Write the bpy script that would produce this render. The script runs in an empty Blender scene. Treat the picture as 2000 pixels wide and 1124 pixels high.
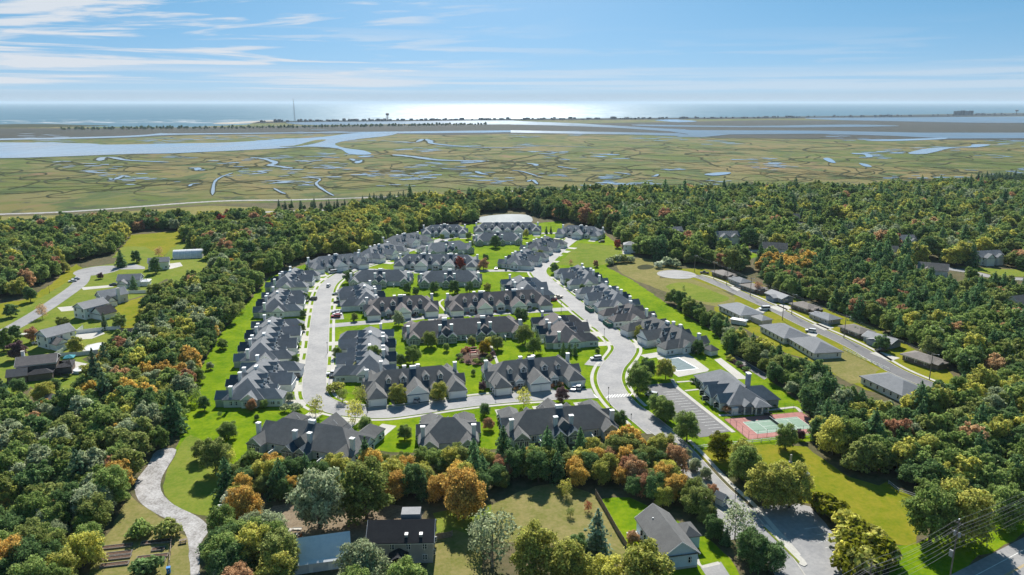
import bpy, math, random
import numpy as np
from mathutils import Vector
R = math.radians
random.seed(7)
rng = np.random.default_rng(11)
scene = bpy.context.scene
C = scene.collection

# ------------------------------------------------------------------ camera, sky, sun, exposure
CAM_H, HFOV, HORIZON = 105.0, 69.0, 200.0        # metres above the ground, degrees, row of the horizon in a 2000 x 1124 frame
FPX = 1000.0 / math.tan(R(HFOV / 2))
PITCH = math.atan((562.0 - HORIZON) / FPX)
cam_data = bpy.data.cameras.new('camera')
cam = bpy.data.objects.new('camera', cam_data)
C.objects.link(cam)
cam.location = (0, 0, CAM_H)
cam.rotation_euler = (math.pi / 2 - PITCH, 0, 0)
cam_data.sensor_fit = 'HORIZONTAL'
cam_data.angle = R(HFOV)
cam_data.clip_start = 1.0
cam_data.clip_end = 300000.0
scene.camera = cam

SUN_EL, SUN_AZ = 40.0, -1.6                       # degrees above the horizon; degrees right of the view direction
world = bpy.data.worlds.new('World')
scene.world = world
world.use_nodes = True
wn, wl = world.node_tree.nodes, world.node_tree.links
wn.clear()
def wnode(t, **k):
    n = wn.new(t)
    for a, b in k.items():
        setattr(n, a, b)
    return n
def wmath(op, a, b=None, c=None):
    n = wn.new('ShaderNodeMath'); n.operation = op
    for i, v in enumerate((a, b, c)):
        if v is None: continue
        if isinstance(v, (int, float)): n.inputs[i].default_value = v
        else: wl.new(v, n.inputs[i])
    return n.outputs[0]
sky = wnode('ShaderNodeTexSky', sky_type='NISHITA')
sky.sun_disc = False
sky.sun_elevation = R(SUN_EL)
sky.sun_rotation = R(SUN_AZ)
sky.altitude = 100
sky.air_density, sky.dust_density, sky.ozone_density = 1.0, 0.15, 4.0
tc = wnode('ShaderNodeTexCoord')
sep = wnode('ShaderNodeSeparateXYZ'); wl.new(tc.outputs['Generated'], sep.inputs[0])
X, Y, Z = sep.outputs
zup = wmath('MULTIPLY_ADD', wmath('MAXIMUM', Z, 0.0), 2.0, 0.30)      # deep clear air: the blue comes down low
cmb = wnode('ShaderNodeCombineXYZ')
wl.new(X, cmb.inputs[0]); wl.new(Y, cmb.inputs[1]); wl.new(zup, cmb.inputs[2])
nrm = wnode('ShaderNodeVectorMath', operation='NORMALIZE'); wl.new(cmb.outputs[0], nrm.inputs[0])
wl.new(nrm.outputs[0], sky.inputs['Vector'])
# thin streaks of cirrus, thicker low down: noise over bearing and elevation
az = wmath('ARCTAN2', X, Y)
el = wmath('ARCSINE', wmath('MINIMUM', wmath('MAXIMUM', Z, -1.0), 1.0))
def streaks(su, sv, seed, detail, lo, hi, warp=0.0):
    u = wmath('MULTIPLY', az, su)
    v = wmath('MULTIPLY_ADD', az, warp, el)
    c = wnode('ShaderNodeCombineXYZ')
    wl.new(u, c.inputs[0]); wl.new(wmath('MULTIPLY', v, sv), c.inputs[1]); c.inputs[2].default_value = seed
    n = wnode('ShaderNodeTexNoise'); n.inputs['Scale'].default_value = 1.0
    n.inputs['Detail'].default_value = detail; n.inputs['Roughness'].default_value = 0.55
    n.inputs['Distortion'].default_value = 0.4
    wl.new(c.outputs[0], n.inputs['Vector'])
    m = wnode('ShaderNodeMapRange', interpolation_type='SMOOTHSTEP')
    wl.new(n.outputs['Fac'], m.inputs['Value'])
    m.inputs['From Min'].default_value = lo; m.inputs['From Max'].default_value = hi
    return m.outputs[0]
def band(x, a, b, c, d):
    m1 = wnode('ShaderNodeMapRange', interpolation_type='SMOOTHSTEP'); wl.new(x, m1.inputs['Value'])
    m1.inputs['From Min'].default_value = a; m1.inputs['From Max'].default_value = b
    m2 = wnode('ShaderNodeMapRange', interpolation_type='SMOOTHSTEP'); wl.new(x, m2.inputs['Value'])
    m2.inputs['From Min'].default_value = c; m2.inputs['From Max'].default_value = d
    m2.inputs['To Min'].default_value = 1.0; m2.inputs['To Max'].default_value = 0.0
    return wmath('MULTIPLY', m1.outputs[0], m2.outputs[0])
low = wmath('MULTIPLY', streaks(3.0, 130.0, 3.3, 7, 0.38, 0.54), band(el, 0.010, 0.018, 0.024, 0.050))
low2 = wmath('MULTIPLY', streaks(4.2, 85.0, 9.1, 7, 0.48, 0.60, 0.01), band(el, 0.024, 0.040, 0.055, 0.10))
west = wnode('ShaderNodeMapRange', interpolation_type='SMOOTHSTEP'); wl.new(az, west.inputs['Value'])
west.inputs['From Min'].default_value = -0.34; west.inputs['From Max'].default_value = 0.12
west.inputs['To Min'].default_value = 1.0; west.inputs['To Max'].default_value = 0.0
high = wmath('MULTIPLY', streaks(6.5, 75.0, 5.7, 8, 0.51, 0.65, -0.06), band(el, 0.05, 0.08, 0.5, 0.9))
# the cirrus deck lies to one side of the sky, as one front
highw = wmath('MULTIPLY', high, west.outputs[0])
lowf = wmath('MULTIPLY', low, wmath('MULTIPLY_ADD', west.outputs[0], 0.55, 0.45))
low2w = wmath('MULTIPLY', low2, wmath('MULTIPLY_ADD', west.outputs[0], 0.8, 0.2))
cl = wmath('MINIMUM', wmath('ADD', wmath('ADD', lowf, low2w), highw), 1.0)
clf = wmath('MULTIPLY', cl, 0.92)
hsv = wnode('ShaderNodeHueSaturation'); hsv.inputs['Saturation'].default_value = 1.18; hsv.inputs['Hue'].default_value = 0.476; hsv.inputs['Value'].default_value = 0.46
wl.new(sky.outputs[0], hsv.inputs['Color'])
mix = wnode('ShaderNodeMix', data_type='RGBA')
pale = wnode('ShaderNodeMix', data_type='RGBA')           # moist sea air whitens the sky evenly towards the horizon
wl.new(wmath('MULTIPLY', wmath('EXPONENT', wmath('MULTIPLY', wmath('MAXIMUM', el, 0.0), -17.0)), 0.80), pale.inputs[0]); wl.new(hsv.outputs[0], pale.inputs[6]); pale.inputs[7].default_value = (2.0, 2.4, 2.7, 1)
bank = wnode('ShaderNodeMix', data_type='RGBA')           # grey bank of cloud far out over the sea, all along the horizon
wl.new(wmath('MULTIPLY', band(el, -0.02, -0.004, 0.008, 0.015), 0.5), bank.inputs[0]); wl.new(pale.outputs[2], bank.inputs[6]); bank.inputs[7].default_value = (1.75, 2.05, 2.4, 1)
wl.new(clf, mix.inputs[0]); wl.new(bank.outputs[2], mix.inputs[6]); mix.inputs[7].default_value = (2.6, 2.75, 2.95, 1)
bg = wnode('ShaderNodeBackground'); bg.inputs['Strength'].default_value = 0.12
wl.new(mix.outputs[2], bg.inputs['Color'])
wo = wnode('ShaderNodeOutputWorld'); wl.new(bg.outputs[0], wo.inputs['Surface'])

sun_data = bpy.data.lights.new('sun', 'SUN')
sun_data.energy = 3.3
sun_data.angle = R(0.53)
sun_data.color = (1.0, 0.955, 0.88)
sun = bpy.data.objects.new('sun', sun_data)
C.objects.link(sun)
to_sun = Vector((math.sin(R(SUN_AZ)) * math.cos(R(SUN_EL)), math.cos(R(SUN_AZ)) * math.cos(R(SUN_EL)), math.sin(R(SUN_EL))))
sun.rotation_euler = to_sun.to_track_quat('Z', 'Y').to_euler()
sun.location = (0, 0, 300)

vs = scene.view_settings
vs.view_transform = 'Standard'; vs.look = 'None'; vs.gamma = 1.0; vs.exposure = 1.24; vs.use_curve_mapping = False
scene.render.engine = 'CYCLES'
cy = scene.cycles
cy.max_bounces = 8; cy.diffuse_bounces = 4; cy.glossy_bounces = 2; cy.transmission_bounces = 6; cy.volume_bounces = 0
cy.transparent_max_bounces = 4
cy.sample_clamp_indirect = 2.0; cy.sample_clamp_direct = 12.0
cy.caustics_reflective = cy.caustics_refractive = False
try:
    cy.use_denoising = True
    cy.denoiser = 'OPENIMAGEDENOISE'
except Exception:
    pass

# ------------------------------------------------------------------ from the plan (laid out over the aerial view) to metres on the ground
SP, CP = math.sin(PITCH), math.cos(PITCH)
def G(px, py, z=0.0):
    u = (px - 1000.0) / FPX; v = (562.0 - py) / FPX
    dx, dy, dz = u, CP + v * SP, -SP + v * CP
    t = (z - CAM_H) / dz
    return (dx * t, dy * t)
def GP(pts, z=0.0):
    return [G(x, y, z) for x, y in pts]
def to_px(x, y, z=0.0):
    dz = z - CAM_H
    d = y * CP - dz * SP
    if d < 1: return (-9999, -9999)
    return (1000 + FPX * x / d, 562 - FPX * (y * SP + dz * CP) / d)

# ------------------------------------------------------------------ materials
def mat(name, col, rough=0.8, spec=0.3, noise=None, col2=None, bump=0.0, bscale=20.0, metal=0.0, rand=0.0, detail=4):
    m = bpy.data.materials.new(name); m.use_nodes = True
    nt = m.node_tree; b = nt.nodes['Principled BSDF']
    b.inputs['Base Color'].default_value = (*col, 1)
    b.inputs['Roughness'].default_value = rough
    b.inputs['Specular IOR Level'].default_value = spec
    b.inputs['Metallic'].default_value = metal
    L = nt.links
    src = None
    geo = nt.nodes.new('ShaderNodeNewGeometry')
    if noise:
        scales = noise if isinstance(noise, (list, tuple)) else (noise,)
        fac = None
        for s in scales:
            n = nt.nodes.new('ShaderNodeTexNoise'); n.inputs['Scale'].default_value = s; n.inputs['Detail'].default_value = detail
            n.inputs['Roughness'].default_value = 0.6
            L.new(geo.outputs['Position'], n.inputs['Vector'])
            r = nt.nodes.new('ShaderNodeMapRange'); r.inputs['From Min'].default_value = 0.40; r.inputs['From Max'].default_value = 0.60
            L.new(n.outputs['Fac'], r.inputs['Value'])
            if fac is None: fac = r.outputs[0]
            else:
                mm = nt.nodes.new('ShaderNodeMath'); mm.operation = 'ADD'
                L.new(fac, mm.inputs[0]); L.new(r.outputs[0], mm.inputs[1]); fac = mm.outputs[0]
        if len(scales) > 1:
            mm = nt.nodes.new('ShaderNodeMath'); mm.operation = 'DIVIDE'; L.new(fac, mm.inputs[0]); mm.inputs[1].default_value = len(scales); fac = mm.outputs[0]
        mx = nt.nodes.new('ShaderNodeMix'); mx.data_type = 'RGBA'
        L.new(fac, mx.inputs[0]); mx.inputs[6].default_value = (*col, 1); mx.inputs[7].default_value = (*(col2 or col), 1)
        src = mx.outputs[2]
    if rand:
        oi = nt.nodes.new('ShaderNodeObjectInfo')
        r = nt.nodes.new('ShaderNodeMapRange'); L.new(oi.outputs['Random'], r.inputs['Value'])
        r.inputs['To Min'].default_value = 1 - rand; r.inputs['To Max'].default_value = 1 + rand
        h = nt.nodes.new('ShaderNodeHueSaturation'); L.new(r.outputs[0], h.inputs['Value'])
        if src: L.new(src, h.inputs['Color'])
        else: h.inputs['Color'].default_value = (*col, 1)
        src = h.outputs[0]
    if src: L.new(src, b.inputs['Base Color'])
    if bump:
        n = nt.nodes.new('ShaderNodeTexNoise'); n.inputs['Scale'].default_value = bscale; n.inputs['Detail'].default_value = 5
        L.new(geo.outputs['Position'], n.inputs['Vector'])
        bp = nt.nodes.new('ShaderNodeBump'); bp.inputs['Strength'].default_value = bump; bp.inputs['Distance'].default_value = 0.3
        L.new(n.outputs['Fac'], bp.inputs['Height']); L.new(bp.outputs[0], b.inputs['Normal'])
    return m

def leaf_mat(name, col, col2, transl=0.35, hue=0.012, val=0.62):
    m = bpy.data.materials.new(name); m.use_nodes = True
    nt = m.node_tree; N, L = nt.nodes, nt.links
    N.clear()
    out = N.new('ShaderNodeOutputMaterial')
    geo = N.new('ShaderNodeNewGeometry'); oi = N.new('ShaderNodeObjectInfo')
    mx = N.new('ShaderNodeMix'); mx.data_type = 'RGBA'
    mx.inputs[6].default_value = (*col, 1); mx.inputs[7].default_value = (*col2, 1)
    # broad patches through the crown plus the tree's own tone
    n = N.new('ShaderNodeTexNoise'); n.inputs['Scale'].default_value = 0.5; n.inputs['Detail'].default_value = 4
    L.new(geo.outputs['Position'], n.inputs['Vector'])
    a = N.new('ShaderNodeMath'); a.operation = 'MULTIPLY_ADD'; a.inputs[1].default_value = 2.4; a.inputs[2].default_value = -1.2
    L.new(n.outputs['Fac'], a.inputs[0])
    a2 = N.new('ShaderNodeMath'); a2.operation = 'ADD'; a2.use_clamp = True
    L.new(a.outputs[0], a2.inputs[0]); L.new(oi.outputs['Random'], a2.inputs[1])
    L.new(a2.outputs[0], mx.inputs[0])
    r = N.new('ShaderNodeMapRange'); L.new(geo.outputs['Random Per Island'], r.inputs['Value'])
    r.inputs['To Min'].default_value = 1 - val; r.inputs['To Max'].default_value = 1 + val  # leaf tones vary; the wide spread also paints in sunlit highlights and shade
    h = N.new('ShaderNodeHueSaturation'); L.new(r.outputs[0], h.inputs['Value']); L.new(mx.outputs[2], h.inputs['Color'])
    r2 = N.new('ShaderNodeMapRange'); L.new(oi.outputs['Random'], r2.inputs['Value'])
    r2.inputs['To Min'].default_value = 0.5 - hue; r2.inputs['To Max'].default_value = 0.5 + hue
    L.new(r2.outputs[0], h.inputs['Hue'])
    d = N.new('ShaderNodeBsdfDiffuse'); t = N.new('ShaderNodeBsdfTranslucent'); s = N.new('ShaderNodeMixShader')
    L.new(h.outputs[0], d.inputs[0]); L.new(h.outputs[0], t.inputs[0]); s.inputs[0].default_value = transl
    L.new(d.outputs[0], s.inputs[1]); L.new(t.outputs[0], s.inputs[2])
    gl = N.new('ShaderNodeBsdfGlossy'); gl.inputs['Roughness'].default_value = 0.75; gl.inputs['Color'].default_value = (1.0, 0.97, 0.78, 1)
    lw = N.new('ShaderNodeFresnel'); lw.inputs['IOR'].default_value = 1.36; s2 = N.new('ShaderNodeMixShader')
    lk = N.new('ShaderNodeMath'); lk.operation = 'MULTIPLY'; lk.inputs[1].default_value = 0.10; L.new(lw.outputs[0], lk.inputs[0]); L.new(lk.outputs[0], s2.inputs[0]); L.new(s.outputs[0], s2.inputs[1]); L.new(gl.outputs[0], s2.inputs[2])
    L.new(s2.outputs[0], out.inputs['Surface'])
    return m

def water_mat(name, col, rough, bump, bscale, spec=0.5):
    m = bpy.data.materials.new(name); m.use_nodes = True
    nt = m.node_tree; b = nt.nodes['Principled BSDF']; L = nt.links
    b.inputs['Base Color'].default_value = (*col, 1); b.inputs['Roughness'].default_value = rough
    b.inputs['IOR'].default_value = 1.33; b.inputs['Specular IOR Level'].default_value = spec
    if bump:
        geo = nt.nodes.new('ShaderNodeNewGeometry')
        n = nt.nodes.new('ShaderNodeTexNoise'); n.inputs['Scale'].default_value = bscale; n.inputs['Detail'].default_value = 4
        L.new(geo.outputs['Position'], n.inputs['Vector'])
        bp = nt.nodes.new('ShaderNodeBump'); bp.inputs['Strength'].default_value = bump; bp.inputs['Distance'].default_value = 1.0
        L.new(n.outputs['Fac'], bp.inputs['Height']); L.new(bp.outputs[0], b.inputs['Normal'])
    return m

def sea_mat(name, col, rough, fres=1.33, k=0.22):
    # wind-roughened water: body colour under a Fresnel layer of wave facets (Beckmann slopes)
    m = bpy.data.materials.new(name); m.use_nodes = True
    N, L = m.node_tree.nodes, m.node_tree.links; N.clear()
    out = N.new('ShaderNodeOutputMaterial'); d = N.new('ShaderNodeBsdfDiffuse'); g_ = N.new('ShaderNodeBsdfGlossy'); f = N.new('ShaderNodeFresnel'); s = N.new('ShaderNodeMixShader')
    d.inputs[0].default_value = (*col, 1); g_.distribution = 'BECKMANN'; g_.inputs['Roughness'].default_value = rough; g_.inputs['Color'].default_value = (0.9, 0.95, 1.0, 1)
    f.inputs['IOR'].default_value = fres
    c = N.new('ShaderNodeMath'); c.operation = 'MULTIPLY'; L.new(f.outputs[0], c.inputs[0])
    geo = N.new('ShaderNodeNewGeometry'); mp_ = N.new('ShaderNodeMapping'); mp_.inputs['Scale'].default_value = (0.006, 0.0016, 1); L.new(geo.outputs['Position'], mp_.inputs['Vector'])
    nz = N.new('ShaderNodeTexNoise'); nz.inputs['Scale'].default_value = 1.0; nz.inputs['Detail'].default_value = 8; nz.inputs['Roughness'].default_value = 0.7; L.new(mp_.outputs[0], nz.inputs['Vector'])
    mr = N.new('ShaderNodeMapRange'); mr.inputs['From Min'].default_value = 0.3; mr.inputs['From Max'].default_value = 0.7; mr.inputs['To Min'].default_value = k*0.55; mr.inputs['To Max'].default_value = k*1.5   # wind streaks
    L.new(nz.outputs['Fac'], mr.inputs['Value']); L.new(mr.outputs[0], c.inputs[1])
    L.new(c.outputs[0], s.inputs[0]); L.new(d.outputs[0], s.inputs[1]); L.new(g_.outputs[0], s.inputs[2]); L.new(s.outputs[0], out.inputs['Surface'])
    return m
M = {}
M['wood_floor'] = mat('wood_floor', (0.07, 0.078, 0.032), 0.95, 0.05, (0.06, 0.5), (0.15, 0.12, 0.07))
M['lawn'] = mat('lawn', (0.075, 0.165, 0.003), 0.95, 0.02, (0.035, 0.16, 0.7), (0.215, 0.285, 0.010), 0.25, 6)
M['lawn_mid'] = mat('lawn_mid', (0.105, 0.175, 0.016), 0.95, 0.02, (0.03, 0.2, 0.9), (0.225, 0.235, 0.045), 0.25, 5)
M['dry_grass'] = mat('dry_grass', (0.15, 0.16, 0.04), 0.95, 0.02, (0.05, 0.25, 1.0), (0.27, 0.225, 0.095), 0.25, 5)
M['meadow'] = mat('meadow', (0.13, 0.175, 0.008), 0.95, 0.02, (0.06, 0.3, 0.9), (0.26, 0.225, 0.025), 0.3, 4)
M['dirt'] = mat('dirt', (0.16, 0.12, 0.08), 0.95, 0.1, (0.4, 2.0), (0.28, 0.22, 0.15), 0.3, 4)
M['asphalt'] = mat('asphalt', (0.20, 0.20, 0.207), 0.75, 0.3, (0.035, 0.14, 0.9), (0.32, 0.312, 0.305), 0.05, 8)
M['asphalt_dark'] = mat('asphalt_dark', (0.115, 0.115, 0.12), 0.75, 0.3, (0.1, 0.9), (0.16, 0.155, 0.155), 0.05, 8)
M['seal_coat'] = mat('seal_coat', (0.055, 0.06, 0.075), 0.8, 0.3, (0.3, 2.0), (0.09, 0.095, 0.11))
M['concrete'] = mat('concrete', (0.42, 0.40, 0.36), 0.85, 0.2, (0.15, 1.5), (0.52, 0.50, 0.45))
M['gravel'] = mat('gravel', (0.22, 0.205, 0.19), 0.95, 0.1, (0.25, 1.6), (0.50, 0.485, 0.48), 0.5, 4)
M['paint'] = mat('road_paint', (0.75, 0.75, 0.72), 0.7, 0.3, 1.5, (0.6, 0.6, 0.58))
M['yellow_paint'] = mat('yellow_paint', (0.62, 0.40, 0.06), 0.7, 0.3, 1.5, (0.5, 0.33, 0.06))
M['court_red'] = mat('court_red', (0.36, 0.155, 0.135), 0.85, 0.2, (0.15, 1.0), (0.42, 0.20, 0.175))
M['court_green'] = mat('court_green', (0.20, 0.30, 0.225), 0.85, 0.2, (0.15, 1.0), (0.25, 0.345, 0.27))
M['siding'] = mat('siding', (0.68, 0.69, 0.69), 0.7, 0.3, 0.8, (0.76, 0.765, 0.765), rand=0.06)
M['siding_green'] = mat('siding_green', (0.30, 0.37, 0.335), 0.7, 0.3, 0.8, (0.36, 0.42, 0.385))
M['siding_blue'] = mat('siding_blue', (0.50, 0.63, 0.70), 0.7, 0.3, 0.8, (0.56, 0.68, 0.74))
M['siding_tan'] = mat('siding_tan', (0.36, 0.34, 0.33), 0.75, 0.25, 0.8, (0.42, 0.40, 0.385))
M['siding_slate'] = mat('siding_slate', (0.24, 0.28, 0.35), 0.75, 0.25, 0.8, (0.29, 0.33, 0.40))
M['siding_brown'] = mat('siding_brown', (0.16, 0.13, 0.11), 0.8, 0.2, 0.8, (0.20, 0.165, 0.14))
M['brick'] = mat('brick_wall', (0.20, 0.13, 0.10), 0.85, 0.2, 3.0, (0.28, 0.19, 0.15))
M['white'] = mat('white_trim', (0.84, 0.84, 0.83), 0.6, 0.35)
M['white_metal'] = mat('white_metal', (0.72, 0.74, 0.76), 0.4, 0.5, 0.6, (0.62, 0.64, 0.67))
M['glass'] = mat('window_glass', (0.025, 0.035, 0.045), 0.15, 0.6)
def roof_mat(name, a, b):
    return mat(name, a, 0.85, 0.25, (0.12, 0.7, 4.0), b, 0.35, 14, rand=0.14)
M['roof_slate'] = roof_mat('roof_slate', (0.17, 0.178, 0.190), (0.245, 0.254, 0.267))
M['roof_char'] = roof_mat('roof_charcoal', (0.125, 0.124, 0.122), (0.185, 0.183, 0.178))
M['roof_brown'] = roof_mat('roof_brown', (0.135, 0.120, 0.118), (0.20, 0.178, 0.172))
M['roof_grey'] = roof_mat('roof_grey', (0.19, 0.20, 0.215), (0.26, 0.27, 0.285))
M['roof_old'] = roof_mat('roof_weathered', (0.17, 0.15, 0.135), (0.235, 0.21, 0.19))
M['roof_pale'] = roof_mat('roof_pale', (0.27, 0.27, 0.275), (0.35, 0.35, 0.355))
M['roof_black'] = roof_mat('roof_black', (0.018, 0.019, 0.024), (0.032, 0.033, 0.038))
M['roof_saddle'] = mat('roof_saddle', (0.045, 0.065, 0.085), 0.7, 0.3, 2.0, (0.06, 0.085, 0.105))  # dark slate blue; on saddles and aprons it stands in for shade
M['bark'] = mat('bark', (0.075, 0.06, 0.048), 0.95, 0.1, 3.0, (0.13, 0.11, 0.09))
M['bark_grey'] = mat('bark_grey', (0.19, 0.17, 0.15), 0.95, 0.1, 3.0, (0.28, 0.255, 0.23))
M['timber'] = mat('timber', (0.20, 0.16, 0.12), 0.9, 0.15, 2.0, (0.29, 0.24, 0.19))
M['pole_wood'] = mat('pole_wood', (0.17, 0.145, 0.12), 0.9, 0.15, 2.0, (0.24, 0.21, 0.18))
M['dark_metal'] = mat('dark_metal', (0.05, 0.055, 0.055), 0.5, 0.5)
M['grey_metal'] = mat('grey_metal', (0.32, 0.33, 0.34), 0.45, 0.5)
M['cable'] = mat('cable', (0.16, 0.17, 0.17), 0.45, 0.5)
M['dumpster_green'] = mat('dumpster_green', (0.015, 0.13, 0.085), 0.55, 0.4, 1.5, (0.03, 0.17, 0.12))
M['debris'] = mat('debris', (0.20, 0.17, 0.145), 0.95, 0.1, 2.5, (0.48, 0.43, 0.38))
M['tyre'] = mat('tyre', (0.02, 0.02, 0.02), 0.8, 0.3)
M['pool_cover'] = mat('pool_cover', (0.145, 0.20, 0.21), 0.8, 0.15, 0.6, (0.18, 0.235, 0.245))
M['pool_blue'] = water_mat('pool_water', (0.10, 0.38, 0.52), 0.08, 0.05, 2.0)
M['tent_teal'] = mat('canvas_teal', (0.04, 0.25, 0.30), 0.8, 0.2)
M['bin_blue'] = mat('plastic_blue', (0.03, 0.22, 0.55), 0.45, 0.4)
M['red'] = mat('red_paint', (0.45, 0.04, 0.035), 0.5, 0.4)
M['orange'] = mat('orange_paint', (0.65, 0.16, 0.02), 0.5, 0.4)
M['solar'] = mat('solar_glass', (0.03, 0.045, 0.08), 0.25, 0.6)
M['mulch'] = mat('mulch', (0.09, 0.055, 0.04), 0.95, 0.1, 3.0, (0.14, 0.09, 0.065))
M['mud'] = mat('marsh_mud', (0.042, 0.050, 0.024), 0.95, 0.02, 0.05, (0.065, 0.068, 0.036))
M['roof_metal'] = mat('roof_metal', (0.70, 0.71, 0.72), 0.8, 0.2, 0.6, (0.78, 0.78, 0.78))
M['sand'] = mat('sand', (0.42, 0.38, 0.31), 0.9, 0.1, 0.02, (0.33, 0.29, 0.24))
M['far_house'] = mat('far_house', (0.15, 0.155, 0.165), 0.8, 0.2, rand=0.45)
M['far_roof'] = mat('far_roof', (0.075, 0.075, 0.08), 0.8, 0.2, rand=0.35)
M['tower_rust'] = mat('tower_rust', (0.10, 0.055, 0.045), 0.7, 0.3)
M['sea'] = sea_mat('sea_water', (0.10, 0.185, 0.24), 0.47, k=0.095)
M['channel'] = sea_mat('channel_water', (0.16, 0.20, 0.23), 0.38, k=0.42)
M['creek'] = sea_mat('creek_water', (0.27, 0.30, 0.33), 0.16, k=0.85)
M['pondm'] = sea_mat('pond_water', (0.08, 0.10, 0.11), 0.40, k=0.22)

# marsh: olive cordgrass with tan and rust patches, drawn out by the tides
def marsh_mat(name='marsh_grass', k=1.0, blend=0.0):
    m = bpy.data.materials.new(name); m.use_nodes = True
    nt = m.node_tree; N, L = nt.nodes, nt.links; b = N['Principled BSDF']
    b.inputs['Roughness'].default_value = 0.95; b.inputs['Specular IOR Level'].default_value = 0.1
    geo = N.new('ShaderNodeNewGeometry')
    def noise(scale, lo, hi, detail=6, off=0.0):
        mp = N.new('ShaderNodeMapping'); mp.inputs['Scale'].default_value = (scale, scale * 0.8, scale); mp.inputs['Location'].default_value = (off, off, 0)
        L.new(geo.outputs['Position'], mp.inputs['Vector'])
        n = N.new('ShaderNodeTexNoise'); n.inputs['Scale'].default_value = 1; n.inputs['Detail'].default_value = detail
        n.inputs['Roughness'].default_value = 0.62; n.inputs['Distortion'].default_value = 0.6
        L.new(mp.outputs[0], n.inputs['Vector'])
        r = N.new('ShaderNodeMapRange'); r.interpolation_type = 'SMOOTHSTEP'
        r.inputs['From Min'].default_value = lo; r.inputs['From Max'].default_value = hi
        L.new(n.outputs['Fac'], r.inputs['Value'])
        return r.outputs[0]
    def mixc(f, a, c):
        x = N.new('ShaderNodeMix'); x.data_type = 'RGBA'; L.new(f, x.inputs[0])
        for i, v in ((6, a), (7, c)):
            if isinstance(v, tuple): x.inputs[i].default_value = (*v, 1)
            else: L.new(v, x.inputs[i])
        return x.outputs[2]
    c = mixc(noise(0.0032, 0.42, 0.60), (0.080, 0.112, 0.014), (0.180, 0.142, 0.048))
    c = mixc(noise(0.011, 0.46, 0.62, 7, 31), c, (0.150, 0.138, 0.045))
    c = mixc(noise(0.016, 0.50, 0.60, 7, 77), c, (0.062, 0.092, 0.020))
    c = mixc(noise(0.03, 0.56, 0.66, 7, 140), c, (0.045, 0.055, 0.026))
    c = mixc(noise(0.007, 0.60, 0.72, 6, 210), c, (0.21, 0.125, 0.065))
    if blend: 
        x = N.new('ShaderNodeMix'); x.data_type = 'RGBA'; x.inputs[0].default_value = blend; L.new(c, x.inputs[6]); x.inputs[7].default_value = (0.034, 0.036, 0.036, 1); c = x.outputs[2]
    L.new(c, b.inputs['Base Color'])
    n = N.new('ShaderNodeTexNoise'); n.inputs['Scale'].default_value = 0.4; n.inputs['Detail'].default_value = 6
    L.new(geo.outputs['Position'], n.inputs['Vector'])
    bp = N.new('ShaderNodeBump'); bp.inputs['Strength'].default_value = 0.5; bp.inputs['Distance'].default_value = 0.8
    L.new(n.outputs['Fac'], bp.inputs['Height']); L.new(bp.outputs[0], b.inputs['Normal'])
    return m
M['marsh'] = marsh_mat()
M['far_marsh'] = marsh_mat('far_marsh_grass', 1.0, 0.88)  # marsh mix blended towards dark grey, for the far side of the channels
M['shore_scrub'] = mat('shore_scrub', (0.018, 0.022, 0.020), 0.95, 0.05, 0.01, (0.03, 0.034, 0.03))

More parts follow.
